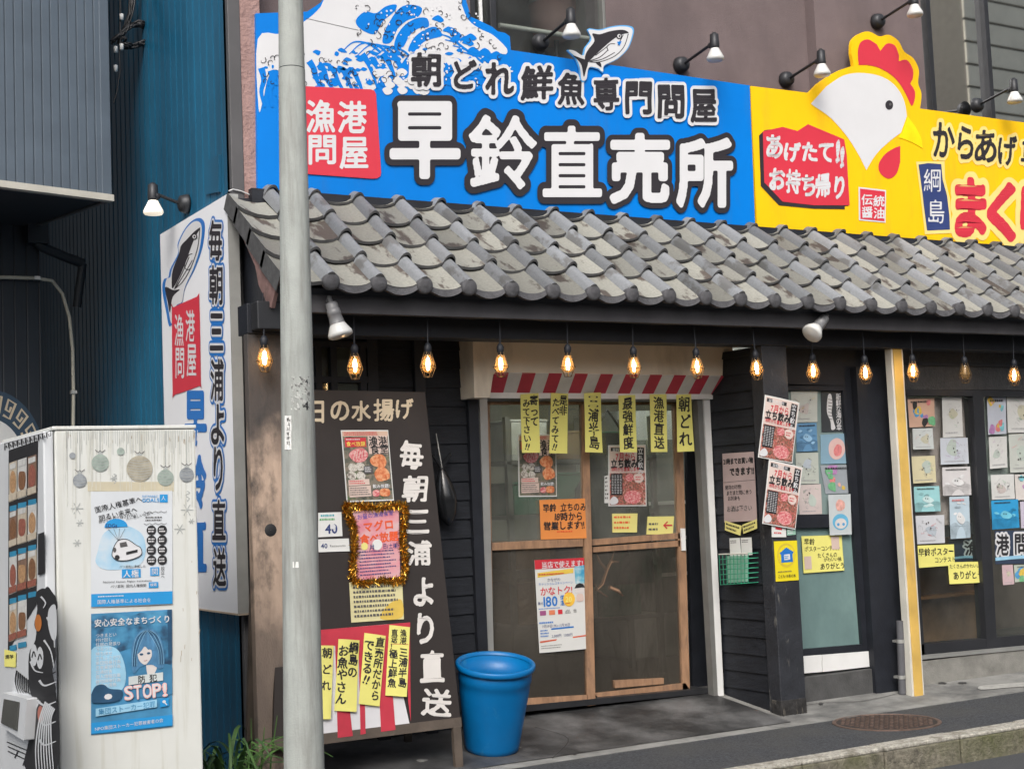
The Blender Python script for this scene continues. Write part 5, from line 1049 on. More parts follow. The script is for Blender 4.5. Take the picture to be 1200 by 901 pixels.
s = Sheet([c_4(45, 692), c_4(175, 688), c_4(178, 742), c_4(47, 746)], pb, m_paper, .004, .002); A = s.A; s.text('40', .08, .25*A, .2, m_navy, .03, 1, N=36); s.text('Restaurants', .36, .4*A, .1, m_inkb, 0, 1); s.done('notice_card', 'narrow white card under the square emblem card on the menu board', 'notice')
m_pk = ramp_mat('pink_paper', [(.35, (.62, .2, .26)), (.5, (.66, .3, .33)), (.68, (.62, .42, .42))], 9)
s = Sheet([c_4(190, 572), c_4(385, 568), c_4(390, 850), c_4(203, 866)], pb, m_pk, .006, .004); A = s.A
s.text('お昼の漁港食堂', .08, .05*A, .115, M('purple_print', (.16, .1, .35), .5), .015, 1, rot=-.1, N=36); mo = M('red_orange_print', (.72, .1, .03), .5)
s.text('マグロ', .2, .16*A, .22, mo, .04, 1, N=44, gap=1.05, rot=-.08); s.text('食べ放題', .12, .34*A, .215, mo, .04, 1, N=44, rot=-.06); s.disc(.22, .52*A, .075, .075, m_ypap2, 1); s.disc(.5, .505*A, .11, .11, m_paper, 1); s.text('月', .32, .49*A, .13, m_navy, .01, 2, N=30); s.text('日(土曜)', .62, .49*A, .12, m_navy, .01, 1, N=30, sx=.8); s.fine(.1, .58*A, .95, .96*A, 8, m_navy, 1, .4, 5)
s.done('pink_flyer', 'pink flyer with orange letters inside a gold tinsel border on the menu board', 'flyer')
# tinsel
m_tin = M('gold_tinsel', (.5, .25, .03), .25, .4, 60, metal=.9); m_tin2 = M('gold_tinsel_pale', (.7, .42, .08), .25, .3, 60, metal=.9)
tb = MB(); path = [c_4(*p) for p in ((160, 552), (230, 556), (300, 560), (400, 552), (404, 620), (398, 700), (408, 780), (395, 866), (300, 868), (200, 874), (190, 800), (196, 720), (190, 640), (168, 590), (160, 552))]
pts = spline(path, 22, False); rt_ = random.Random(5)
tb.tube([pb.hit(x, y, .016) for x, y in pts[::6]], .004, m_tin, 6)
for x, y in pts:
    c_ = pb.hit(x, y, .016)
    for k in range(14):
        d = np.array([rt_.gauss(0, 1), rt_.gauss(0, .6), rt_.gauss(0, 1)]); d /= np.linalg.norm(d); L_ = rt_.uniform(.018, .036); e = np.cross(d, [rt_.random(), rt_.random(), rt_.random()]); e = e/np.linalg.norm(e)*.0022
        p = c_+np.array([rt_.uniform(-.008, .008), 0, rt_.uniform(-.008, .008)]); tb.add([p-e, p+e, p+d*L_+e*.6, p+d*L_-e*.6], [(0, 1, 2, 3)], m_tin if k % 3 else m_tin2)
tag(tb.build('tinsel_garland'), 'gold tinsel garland framing the pink flyer on the menu board', 'garland')
c_5 = crop(360, 660, 3.739)
s = Sheet([c_5(182, 84), c_5(415, 72), c_5(422, 244), c_5(192, 259)], pb, M('cream_paper', (.66, .6, .33), .6, .06, 4), .004, .003); A = s.A; s.blob([(.55, .95*A), (.7, .62*A), (.96, .5*A), (.96, .95*A)], M('mustard_print', (.65, .45, .08), .6), 1); s.fine(.06, .08*A, .9, .92*A, 7, m_inkb, 2, .5, 11); s.done('handwritten_notice', 'cream handwritten notice with a mustard patch below the gold tinsel', 'notice')
# red and white cloth and four yellow strips
s = Sheet([c_5(56, 291), c_5(350, 266), c_5(452, 720), c_5(58, 771)], pb, M('cloth_white', (.66, .65, .67), .8, .05, 5), .002, .001, raw=False)
mcr = M('cloth_red', (.5, .035, .06), .8, .12, 6); A = s.A
cl = Art(lambda x, y, o: pb.hit(x, y, .003+o), .0015, s.mb)
cl.poly([c_5(56, 291), c_5(450, 258), c_5(450, 280), c_5(400, 300), c_5(300, 345), c_5(120, 360), c_5(56, 372)], mcr, 0)
for q in (((120, 330), (150, 330), (198, 755), (132, 763)), ((222, 320), (245, 320), (254, 745), (232, 749)), ((300, 300), (352, 300), (385, 728), (322, 737)), ((430, 280), (448, 275), (452, 690), (440, 600))): cl.poly([c_5(*p) for p in q], mcr, 1)
s.done('striped_cloth', 'red and white striped cloth pinned along the bottom of the menu board', 'cloth')
def strip(c, plane, cols, label, group, off=.006, h=.3, mat=None, grp=None):
    """Yellow paper strip with hand brushed vertical columns, right to left."""
    s = Sheet(c, plane, mat or m_ypap, off+random.uniform(0, .004), random.uniform(.004, .012)); A = s.A; n = len(cols)
    for k, t in enumerate(cols):
        if n == 1: hh = min(.8, A*.92/len(t)); x = .5-hh/2; s.text(t, x, .03*A, hh, m_ink, .03, 1, True, min(1.5, A*.92/(len(t)*hh)), 48, .03)
        else: t_ = t.replace('!!', '‼'); hh = min(.5, A*.9/len(t_)); x = .97-hh-(k*(.94/n)); s.text(t, x, (.03+.05*k)*A, hh, m_ink, .035, 1, True, 1.0, 44, .03)
    return s.done('paper_strip', label, 'paper strip', group)
gb = 'yellow paper strips on the menu board'
strip([c_5(52, 360), c_5(112, 360), c_5(97, 682), c_5(48, 682)], pb, ['朝どれ'], 'yellow strip nearest the pole on the striped cloth', gb, .010)
strip([c_5(130, 332), c_5(225, 337), c_5(210, 650), c_5(115, 645)], pb, ['綱島の', 'お魚やさん'], 'yellow strip with two brushed columns, second from the pole on the striped cloth', gb, .010)
strip([c_5(245, 305), c_5(338, 318), c_5(312, 626), c_5(220, 615)], pb, ['直売所だから', 'できる!!'], 'slanted yellow strip, third from the pole on the striped cloth', gb, .011)
s = Sheet([c_5(355, 270), c_5(446, 280), c_5(430, 585), c_5(338, 578)], pb, m_ypap, .013, .006); A = s.A
s.text('漁港', .52, .04*A, .34, m_ink, .03, 1, True, .95, 44, .03); s.text('直送!', .1, .05*A, .32, m_ink, .03, 1, True, .9, 44, .03); s.line([(.1, .27*A), (.95, .25*A)], .02, m_red, 1, False)
s.text('三浦半島', .52, .3*A, .43, m_ink, .035, 1, True, 1.0, 44, .03); s.text('極上鮮魚', .06, .34*A, .41, m_ink, .035, 1, True, 1.0, 44, .03)
s.done('paper_strip', 'uppermost yellow strip, farthest from the pole on the striped cloth', 'paper strip', gb)

# ---------------------------------------------------------------- yellow strips hanging from the striped valance
c6 = crop(550, 440, 4.2857); pw = PY(7.93); gv = 'yellow paper strips under the striped valance'
for q, cols, lb_ in ((((252, 95), (345, 88), (350, 388), (262, 388)), ['寄って', 'みて下さい!!'], 'yellow strip with two brushed columns at the left door jamb end of the valance'),
                (((405, 88), (492, 92), (487, 392), (398, 390)), ['是非', 'たべてみて!!'], 'yellow strip with two brushed columns, second along the valance'),
                (((568, 90), (655, 86), (664, 388), (578, 385)), ['三浦半島'], 'yellow strip in front of the wooden divider between the two sliding doors'),
                (((743, 102), (828, 98), (838, 385), (752, 385)), ['最強鮮度'], 'yellow strip overlapping the dark poster behind the right door pane'),
                (((900, 95), (985, 95), (990, 384), (908, 384)), ['漁港直送'], 'yellow strip second from the open gap of the right door'),
                (((1033, 98), (1110, 94), (1125, 380), (1042, 384)), ['朝どれ'], 'yellow strip at the open gap, rightmost under the valance')):
    strip([c6(*p) for p in q], pw, cols, lb_, gv)
# papers on the doors
p1, p2 = PY(8.04), PY(8.10)
s = Sheet([c6(243, 298), c6(433, 295), c6(437, 608), c6(247, 609)], p1, m_paper, .004, .002); food_poster(s); s.done('food_poster', 'seafood poster on the left door pane behind two yellow strips', 'poster', 'seafood posters')
m_or = M('orange_paper', (.72, .25, .06), .65, .06, 5)
s = Sheet([c6(343, 625), c6(573, 617), c6(581, 816), c6(352, 823)], p1, m_or, .018, .004); A = s.A; s.text('早鈴 立ちのみ', .06, .1*A, .16, m_ink, .035, 1, N=44, wob=.03, sx=.92); s.text('18時から', .28, .32*A, .17, m_ink, .035, 1, N=44, wob=.03); s.text('営業します!!', .06, .55*A, .165, m_ink, .04, 1, N=44, wob=.03); s.fine(.35, .78*A, .8, .86*A, 1, mo, 1); s.done('orange_notice', 'orange handwritten notice on the left sliding door above its middle rail', 'notice')
pinkbg = M('pale_rose_print', (.66, .54, .49), .6, .06, 5); meat = ramp_mat('meat_print', [(.36, (.06, .04, .035)), (.46, (.28, .15, .1)), (.52, (.4, .07, .06)), (.6, (.5, .2, .17)), (.66, (.5, .42, .34))], 30, dist=2.5)
def tachi(s):
    A = s.A; s.grid(.03, .02*A, .97, .98*A, pinkbg, 1); s.poly([(.06, .04*A), (.62, .05*A), (.62, .11*A), (.06, .1*A)], m_ink, 2); s.text('早鈴直売所', .1, .048*A, .09, m_wprint, .01, 3, N=30); s.poly([(.76, .04*A), (.95, .05*A), (.94, .42*A), (.74, .4*A)], m_ink, 2); s.text('立ち飲み', .77, .05*A, .15, m_wprint, .02, 3, True, 1.0, 30)
    s.text('7月から', .18, .12*A, .19, m_red, .025, 2, N=40, sx=.8); s.text('立ち飲み', .05, .225*A, .215, m_ink, .045, 3, N=44, sx=.83); s.text('18時から営業します', .06, .36*A, .1, m_red, .02, 3, N=30, sx=.85)
    s.grid(.03, .46*A, .97, .98*A, meat, 2); s.poly([(.06, .47*A), (.36, .47*A), (.36, .82*A), (.06, .82*A)], m_ink, 3); 
    for k in range(4): s.fine(.08+k*.07, .49*A, .13+k*.07, .8*A, 12, m_wprint, 4, .5, k)
    s.blob([(.4, .84*A), (.5, .76*A), (.7, .75*A), (.84, .82*A), (.8, .93*A), (.6, .96*A), (.44, .92*A)], tunam, 3); s.blob([(.45, .5*A), (.6, .47*A), (.66, .54*A), (.56, .6*A), (.46, .57*A)], tunam, 3); s.blob([(.66, .5*A), (.82, .47*A), (.92, .54*A), (.84, .62*A), (.7, .6*A)], pinkbg, 4); s.fine(.7, .51*A, .88, .59*A, 2, m_red, 5); s.blob([(.03, .9*A), (.14, .84*A), (.24, .9*A), (.2, .96*A), (.05, .97*A)], m_wprint, 4)
s = Sheet([c6(695, 350), c6(884, 347), c6(888, 655), c6(697, 656)], p2, m_paper, .004, .002); tachi(s); s.done('izakaya_poster', 'dark and pink poster with a black heading on the right door pane', 'poster', 'black and pink posters')
s = Sheet([c6(678, 505), c6(698, 500), c6(700, 640), c6(678, 640)], p2, m_paper, .002, .001); s.fine(.1, .1, .9, .9*s.A, 6, m_inkb, 1); s.done('paper_slip', 'narrow pale slip tucked beside the poster on the right door pane', 'paper')
s = Sheet([c6(715, 693), c6(843, 692), c6(840, 787), c6(717, 788)], p2, m_ypap2, .004, .002); s.fine(.06, .08*s.A, .94, .92*s.A, 3, mo, 1, .4); s.done('yellow_note', 'yellow note with orange scribbles on the right door pane', 'note', 'yellow notes on the right door')
s = Sheet([c6(893, 708), c6(1027, 706), c6(1020, 797), c6(888, 797)], p2, m_ypap2, .004, .002); s.fine(.06, .3*s.A, .5, .9*s.A, 2, m_inkb, 1, .4, 3); s.line([(.95, .5*s.A), (.62, .5*s.A)], .05, m_red, 1, False); s.line([(.76, .3*s.A), (.62, .5*s.A), (.76, .68*s.A)], .05, m_red, 1, False); s.done('yellow_note', 'yellow note with a red arrow on the right door pane', 'note', 'yellow notes on the right door')
c7 = crop(550, 630, 4.2857)
s = Sheet([c7(322, 112), c7(583, 99), c7(588, 556), c7(350, 578)], p1, M('campaign_white', (.62, .62, .6), .55, .04, 4), .006, .006); A = s.A
s.grid(0, 0, 1, .1*A, m_red, 1); s.text('当店で使えます!', .12, .018*A, .125, m_wprint, .02, 2, N=40, sx=.9); s.poly([(.04, .14*A), (.74, .11*A), (.74, .16*A), (.04, .19*A)], M('campaign_yellow', (.7, .5, .08), .5), 1); s.fine(.06, .145*A, .72, .175*A, 1, m_red, 2)
s.text('かながわ', .22, .2*A, .065, m_navy, 0, 1); s.text('キャッシュレスキャンペーン', .05, .245*A, .052, m_sb2, 0, 1); s.text('かなトク!', .07, .29*A, .16, m_red, .02, 1, N=44, gap=.95)
s.text('最大', .02, .45*A, .055, m_navy, 0, 1); s.text('180', .09, .375*A, .23, m_sb2, .03, 1, N=44); s.text('億円', .46, .39*A, .09, m_sb2, .01, 1, N=30); s.text('還元', .46, .45*A, .09, m_sb2, .01, 1, N=30); s.disc(.64, .445*A, .12, .12, M('campaign_gold', (.8, .48, .06), .5), 2); s.text('20', .56, .4*A, .13, m_ypap, .02, 3, N=30); s.fine(.56, .48*A, .7, .5*A, 1, m_red, 3)
s.poly([(.76, .09*A), (.99, .08*A), (1, .28*A), (.78, .28*A)], ramp_mat('seaside_print', [(.35, (.03, .25, .45)), (.5, (.15, .42, .55)), (.7, (.5, .6, .62))], 20), 1); s.disc(.86, .35*A, .1, .07, m_skin, 2); s.poly([(.75, .33*A), (.79, .29*A), (.86, .275*A), (.93, .29*A), (.97, .33*A), (.9, .325*A), (.8, .33*A)], m_ink, 3); s.blob([(.8, .4*A), (.92, .4*A), (.93, .47*A), (.8, .47*A)], pkbox, 2)
for k, m_ in enumerate((M('icon_purple', (.3, .08, .2), .5), M('icon_orange', (.65, .2, .1), .5), m_red)): x = .05+k*.18; s.poly([(x, .55*A), (x+.12-.03*(k == 2), .55*A), (x+.12-.03*(k == 2), .6*A), (x, .6*A)], m_, 1)
s.text('d払', .55, .55*A, .08, m_inkb, 0, 1); s.text('他', .72, .55*A, .07, m_inkb, 0, 1); s.fine(.03, .52*A, .6, .54*A, 1, m_sb2, 1); s.fine(.03, .665*A, .4, .69*A, 1, m_sb2, 1, .8); s.text('7月19日(水)~11月30日', .08, .7*A, .06, m_navy, 0, 1); s.poly([(.26, .745*A), (.72, .74*A), (.72, .757*A), (.26, .762*A)], m_sb2, 1); s.text('2,000円', .26, .81*A, .06, m_navy, 0, 1); s.text('1,000円', .5, .81*A, .06, m_navy, 0, 1); s.fine(.04, .75*A, .24, .84*A, 3, m_sb2, 1); s.poly([(.02, .875*A), (.99, .845*A), (.99, .86*A), (.02, .893*A)], M('campaign_red_line', (.6, .12, .06), .5), 1); s.fine(.04, .92*A, .6, .97*A, 2, m_inkb, 1, .3)
s.done('campaign_poster', 'white campaign poster with red header and large 180 on the lower left door panel', 'poster')
# ---------------------------------------------------------------- notices on the clapboard side wall
pc = PX(xa+.016-.0); c8 = crop(800, 440, 3.605)
s = Sheet([c8(172, 330), c8(303, 321), c8(319, 612), c8(178, 620)], pc, M('dusty_pink_paper', (.4, .31, .3), .7, .08, 4), .006, .004); A = s.A
s.text('21時までお買い物', .03, .07*A, .13, m_ink, .05, 1, N=40, sx=.92); s.text('できます!!', .22, .21*A, .17, m_ink, .05, 1, N=40); s.line([(0, .42*A), (1, .41*A)], .008, m_inkb, 1, False)
for k, t in enumerate(('閉店の時間!', 'まだまだ間に合う', 'お刺身も')): s.text(t, .06+k*.04, (.46+k*.08)*A, .1, m_ink, .01, 1, N=30, sx=1.0)
s.text('お酒は下さい', .1, .76*A, .13, m_inkb, .01, 1, N=30); s.done('handwritten_notice', 'tall dusty pink handwritten notice on the clapboard wall above the green basket', 'notice')
for q, lb_ in ((((185, 612), (255, 634), (250, 675), (184, 652)), 'small yellow tag under the pink notice, left one near the door jamb'), (((258, 630), (318, 606), (321, 645), (262, 668)), 'small yellow tag under the pink notice, right one near the black post')):
    s = Sheet([c8(*p) for p in q], pc, m_ypap2, .012, .002); s.fine(.08, .12*s.A, .92, .9*s.A, 2, m_ink, 1, .5, 2); s.done('yellow_tag', lb_, 'note', 'yellow tags on the pink notice')
bk = empty('wire_basket', tuple(pc.hit(*c8(262, 878), .05)), 'green wire basket holding papers on the clapboard wall', 'basket'); m_gw = M('green_wire', (.03, .3, .17), .45, .1, 8); b = MB()
qf = [pc.hit(*c8(*p), .09) for p in ((198, 752), (322, 748), (322, 872), (204, 880))]; qb = [p-pc.n*.085 for p in qf]
for k in range(9): t = k/8; b.tube([qf[0]*(1-t)+qf[1]*t, qf[3]*(1-t)+qf[2]*t], .0026, m_gw, 5)
for k in range(7): t = k/6; P_ = lambda q: (q[0]*(1-t)+q[3]*t, q[1]*(1-t)+q[2]*t); f0, f1 = P_(qf); g0, g1 = P_(qb); b.tube([g0, f0, f1, g1], .0028, m_gw, 5); b.tube([g0, g1], .0024, m_gw, 5)
for k in range(5): t = k/4; b.tube([qf[3]*(1-t)+qf[2]*t, qb[3]*(1-t)+qb[2]*t], .0026, m_gw, 5)
b.tube([qf[0], qf[1]], .005, m_wtr, 6); b.build('wire_mesh', bk)
b = MB(); b.prism([qf[0]*.0+pc.hit(*c8(*p), .05) for p in ((222, 760), (300, 757), (302, 868), (226, 873))], tuple(pc.n*.02), M('pale_green_card', (.3, .5, .4), .6)); tag(b.build('leaflet_stack'), 'pale green leaflets standing inside the wire basket', 'leaflets')
for q, lb_ in ((((213, 686), (256, 684), (262, 760), (216, 764)), 'white leaflet sticking up from the basket, left one'), (((260, 684), (305, 682), (310, 756), (264, 760)), 'white leaflet sticking up from the basket, right one')):
    s = Sheet([c8(*p) for p in q], pc, m_paper, .03, .002); s.fine(.1, .1*s.A, .9, .3*s.A, 2, m_inkb, 1); s.done('leaflet', lb_, 'leaflet', 'white leaflets in the basket')
# posters and stickers on the black post
pp_ = PY(Yp-.004)
s = Sheet([c8(343, 82), c8(490, 115), c8(460, 372), c8(315, 345)], pp_, m_paper, .006, .006); tachi(s); s.done('izakaya_poster', 'tilted black and pink poster, the upper of two on the black post', 'poster', 'black and pink posters')
s = Sheet([c8(358, 355), c8(503, 388), c8(470, 650), c8(332, 625)], pp_, m_paper, .010, .006); tachi(s); s.done('izakaya_poster', 'tilted black and pink poster, the lower of two on the black post', 'poster', 'black and pink posters')
s = Sheet([c8(375, 630), c8(436, 640), c8(437, 682), c8(376, 682)], pp_, m_paper, .002, 0.0); s.poly([(.25, .08), (.7, .1), (.7, .35*s.A), (.25, .33*s.A)], m_red, 1); s.fine(.15, .5*s.A, .85, .8*s.A, 1, m_red, 1); s.done('sticker', 'small white sticker with a red mark on the black post under the posters', 'sticker')
s = Sheet([c8(440, 645), c8(476, 645), c8(477, 671), c8(441, 675)], pp_, M('green_sticker', (.3, .5, .4), .5), .002, 0.0); s.fine(.1, .1, .9, .9*s.A, 2, m_wprint, 1); s.done('sticker', 'small pale green sticker on the black post under the posters', 'sticker')
s = Sheet([c8(384, 700), c8(482, 696), c8(490, 863), c8(393, 870)], pp_, M('safety_yellow', (.75, .62, .02), .45, .05, 4), .002, .001); A = s.A; s.disc(.5, .36*A, .4, .3*A, M('gold_ring', (.65, .5, .05), .5), 1, 30); s.disc(.5, .36*A, .33, .25*A, M('safety_yellow', (1, 1, 0)), 2, 30)
s.poly([(.2, .3*A), (.5, .16*A), (.82, .29*A), (.76, .33*A), (.76, .53*A), (.26, .54*A), (.26, .34*A)], m_sb2, 3); s.poly([(.38, .34*A), (.64, .33*A), (.64, .47*A), (.38, .48*A)], m_wprint, 4); s.fine(.4, .36*A, .62, .46*A, 2, mB, 5); s.fine(.1, .74*A, .9, .79*A, 1, m_inkb, 3); s.text('こども110番の家', .08, .83*A, .115, m_ink, .01, 3, sx=.93, N=30)
s.done('sticker', 'yellow sticker with a blue house on the black post', 'sticker')

# ---------------------------------------------------------------- drawings and papers in the windows
c9 = crop(920, 440, 3.604); pt_ = PY(Yt+.008); pr_ = PY(Yr+.018)
PAL = [(.62, .2, .2), (.08, .3, .55), (.65, .45, .08), (.15, .4, .2), (.4, .2, .4), (.03, .03, .03), (.65, .35, .3), (.2, .5, .55)]
PM = [M('crayon_%s' % n, c, .7, .25, 40) for n, c in zip(('red', 'blue', 'amber', 'green', 'violet', 'black', 'salmon', 'aqua'), PAL)]
def drawing(q, plane, col, label, kind, seed, off=.003):
    rg = random.Random(seed); nm = 'paper_tint_%d' % seed
    s = Sheet([c9(*p) for p in q], plane, M(nm, col, .6, .08, 6), off, .003); A = s.A
    if kind == 'pencil':
        mg = M('pencil_grey', (.33, .33, .34), .7); m3 = rg.choice(PM); cx_, cy_ = rg.uniform(.35, .65), rg.uniform(.35, .6)*A
        s.blob([(cx_+rg.uniform(.12, .26)*math.cos(t), cy_+rg.uniform(.1, .24)*math.sin(t)) for t in np.linspace(0, 5.4, 7)], M('faint_wash_%d' % (seed % 4), [(.5, .44, .42), (.42, .47, .52), (.52, .5, .38), (.44, .5, .45)][seed % 4], .7), 1)
        for k in range(16): x, y = rg.uniform(.15, .85), rg.uniform(.12, .8)*A; s.line([(x+rg.uniform(-.1, .1), y+rg.uniform(-.06, .06)) for q in range(3)], .007, mg if k % 5 else m3, 2)
        for k in range(3): s.disc(rg.uniform(.25, .75), rg.uniform(.25, .7)*A, .025, .025, m_inkb, 3, 8)
        s.fine(.12, .86*A, .88, .93*A, 1, mg, 1, .5, seed)
    elif kind == 'colour':
        for k in range(9): x, y, r_ = rg.uniform(.12, .88), rg.uniform(.12, .88)*A, rg.uniform(.06, .18); s.blob([(x+r_*math.cos(t)*rg.uniform(.6, 1.2), y+r_*math.sin(t)*rg.uniform(.6, 1.2)) for t in np.linspace(0, 5.4, 7)], rg.choice(PM), 1+k % 3)
        s.fine(.12, .06*A, .88, .16*A, 1, m_ink, 5, .6, seed)
    elif kind == 'peach':
        s.blob([(.5, .14*A), (.72, .28*A), (.76, .6*A), (.6, .82*A), (.4, .84*A), (.26, .64*A), (.28, .3*A)], M('peach_crayon', (.66, .45, .42), .7), 1); s.blob([(.52, .35*A), (.66, .45*A), (.62, .7*A), (.45, .74*A), (.4, .55*A)], PM[0], 2)
    elif kind == 'fish':
        s.blob([(.3, .12*A), (.44, .08*A), (.5, .3*A), (.46, .55*A), (.56, .78*A), (.62, .92*A), (.44, .95*A), (.4, .75*A), (.24, .5*A)], m_wprint, 1)
        for k in range(7): s.line([(.3, (.2+k*.08)*A), (.48, (.22+k*.08)*A)], .02, m_inkb, 2, False)
        for k in range(6): s.em('新鮮な海の幸'[k], .66, (.05+k*.15)*A, .26, m_wprint, .02, 1, 36)
    elif kind == 'wavy':
        ms = M('picture_shade_%d' % seed, [c*.72 for c in col], .6, .3, 12); ml = M('picture_light_%d' % seed, [min(.66, c*1.3+.12) for c in col], .6, .2, 12)
        s.blob([(0, .7*A), (.25, .62*A), (.5, .7*A), (.8, .6*A), (1, .68*A), (1, A), (0, A)], ms, 1)
        for k in range(7): x, y = rg.uniform(.15, .85), rg.uniform(.15, .8)*A; d_ = rg.uniform(-.5, .5); s.blob([(x-.1, y), (x, y-.04+d_*.05), (x+.1, y+d_*.08), (x, y+.04)], ml if k % 2 else ms, 2, 4)
        s.blob([(.3, .5*A), (.42, .38*A), (.58, .42*A), (.74, .56*A), (.6, .66*A), (.42, .62*A)], ml, 3); s.disc(.42, .48*A, .02, .02, m_ink, 4, 8); s.disc(.5, .49*A, .02, .02, m_ink, 4, 8)
        s.fine(.1, .05*A, .9, .13*A, 1, rg.choice([PM[0], PM[5], PM[1]]), 3, .6, seed)
    elif kind == 'head':
        s.disc(.5, .68*A, .36, .2*A, M('crayon_skyblue', (.12, .4, .6), .7), 1, 30); s.disc(.5, .72*A, .26, .13*A, m_skin, 2, 30); s.disc(.38, .74*A, .06, .05, PM[1], 3); s.disc(.62, .74*A, .06, .05, PM[1], 3); s.blob([(.3, .25*A), (.45, .12*A), (.7, .2*A), (.68, .36*A), (.4, .4*A)], PM[6], 1)
    s.done('drawing', label, 'drawing', 'drawings taped inside the windows')
W = (.6, .6, .58)
for i, (q, pl, col, lab, kd) in enumerate((
    (((22, 68), (135, 66), (135, 196), (30, 198)), pt_, (.5, .52, .48), 'pale sheet with a grey square picture, top left of the teal window', 'pencil'),
    (((150, 66), (240, 66), (245, 236), (153, 238)), pt_, (.04, .045, .05), 'black sheet with a white fish and white lettering at the top of the teal window', 'fish'),
    (((247, 112), (272, 114), (275, 242), (250, 240)), pt_, (.4, .4, .37), 'narrow grey sheet beside the black fish sheet on the teal window', 'pencil'),
    (((45, 203), (132, 199), (135, 318), (48, 322)), pt_, (.12, .27, .45), 'blue sheet under the pale picture on the teal window', 'wavy'),
    (((147, 250), (278, 243), (284, 370), (150, 374)), pt_, (.22, .36, .46), 'drawing of a round pink peach on blue in the teal window', 'peach'),
    (((42, 328), (138, 325), (142, 456), (46, 458)), pt_, (.45, .48, .43), 'pale green sheet with a faint pencil sketch on the teal window', 'pencil'),
    (((146, 380), (283, 376), (284, 496), (170, 500)), pt_, (.3, .33, .36), 'busy multicoloured crayon sheet on the teal window', 'colour'),
    (((54, 462), (150, 458), (154, 584), (60, 588)), pt_, (.55, .47, .45), 'pale pink sheet with soft strokes, low on the teal window', 'pencil'),
    (((180, 504), (275, 500), (280, 670), (188, 674)), PY(Yt-.024), (.5, .54, .55), 'drawing of a blue round head under a salmon patch on the teal window rail', 'head'),
    (((510, 100), (628, 96), (632, 214), (516, 220)), pr_, (.6, .38, .28), 'orange and pink crayon picture at the top of the display window by the yellow post', 'colour'),
    (((536, 224), (622, 222), (626, 310), (540, 312)), pr_, (.55, .58, .57), 'grey white pencil sheet under the orange picture', 'pencil'),
    (((532, 342), (632, 338), (636, 450), (536, 456)), pr_, (.62, .56, .36), 'cream sheet with small red and dark marks in the display window', 'pencil'),
    (((542, 470), (650, 466), (654, 572), (546, 576)), pr_, (.3, .56, .58), 'aqua sheet with scattered grey shapes in the display window', 'wavy'),
    (((548, 592), (670, 588), (674, 706), (552, 712)), pr_, (.56, .57, .6), 'white sheet with a faint sketch just above the yellow contest notice', 'pencil'),
    (((660, 92), (744, 90), (750, 258), (666, 262)), pr_, W, 'tall white pencil sheet at the top of the display window beside the mullion', 'pencil'),
    (((653, 264), (770, 262), (774, 372), (657, 376)), pr_, (.52, .55, .6), 'pale blue pencil sheet under the tall white one', 'pencil'),
    (((662, 388), (780, 384), (784, 504), (666, 508)), pr_, (.6, .58, .58), 'white sheet with coloured wavy lines in the display window', 'wavy'),
    (((692, 512), (776, 508), (780, 684), (698, 690)), pr_, (.45, .55, .62), 'tall pale blue crumpled sheet above the second yellow notice', 'wavy'),
    (((850, 90), (930, 88), (934, 246), (856, 250)), pr_, (.5, .53, .6), 'sketch with blue and brown marks right of the mullion, top row', 'colour'),
    (((858, 260), (934, 256), (938, 388), (864, 394)), pr_, W, 'tall white pencil sheet right of the mullion, second row', 'pencil'),
    (((866, 420), (964, 416), (970, 520), (872, 524)), pr_, W, 'white pencil sheet right of the mullion, above the bright blue picture', 'pencil'),
    (((868, 528), (982, 522), (988, 642), (874, 650)), pr_, (.03, .3, .58), 'bright blue crayon picture with a pale swimming shape', 'wavy'),
    (((934, 86), (1060, 84), (1062, 240), (940, 242)), pr_, W, 'ink sketch sheet at the right photo edge, top of the display window', 'pencil'),
    (((942, 248), (1060, 244), (1064, 406), (950, 410)), pr_, (.5, .52, .48), 'grey green pencil sheet at the right photo edge, second row', 'pencil'),
    (((968, 418), (1060, 414), (1066, 522), (974, 526)), pr_, (.6, .56, .53), 'pale sheet with dark dots at the right photo edge', 'colour'),
    (((990, 532), (1060, 530), (1066, 640), (996, 644)), pr_, (.5, .46, .55), 'pale violet sheet beside the bright blue picture', 'pencil'),
    (((914, 800), (960, 798), (966, 880), (920, 884)), pr_, (.55, .4, .42), 'small pink sheet low on the display window under the lettered banner', 'pencil'),
    (((964, 800), (1050, 796), (1056, 866), (970, 872)), pr_, (.45, .5, .42), 'small framed green sheet low on the display window under the lettered banner', 'colour'))):
    drawing(q, pl, col, lab, kd, 100+i)
def note(q, pl, rows, label, extra=None):
    s = Sheet([c9(*p) for p in q], pl, m_ypap, .010, .003); A = s.A
    for t, x, y, h, wt in rows: s.text(t, x, y*A, h, m_ink, wt, 1, N=40, wob=.03)
    if extra: s.poly([(.03, .55*A), (.2, .55*A), (.2, .9*A), (.03, .9*A)], pkbox, 1); s.poly([(.72, .04*A), (.92, .04*A), (.92, .4*A), (.72, .4*A)], pkbox, 1)
    s.done('thank_you_notice', label, 'notice', 'yellow drawing contest notices')
note(((64, 678), (234, 672), (246, 822), (74, 834)), pt_, (('早鈴', .05, .06, .13, .02), ('ポスターコンテスト', .05, .28, .1, .015), ('たくさんの', .35, .47, .1, .015), ('かわいい絵', .5, .6, .09, .01), ('ありがとう', .4, .76, .125, .02)), 'square yellow notice with pink patches on the teal window', True)
note(((550, 718), (708, 712), (713, 800), (554, 812)), pr_, (('早鈴ポスター', .03, .12, .16, .025), ('コンテスト', .45, .56, .115, .02)), 'wide yellow notice in the display window, the higher one nearer the yellow post')
note(((684, 788), (842, 784), (846, 872), (690, 880)), pr_, (('たくさんのかわいい絵', .02, .08, .09, .012), ('ありがとう。', .1, .42, .16, .03)), 'wide yellow notice in the display window, the lower one against the mullion')
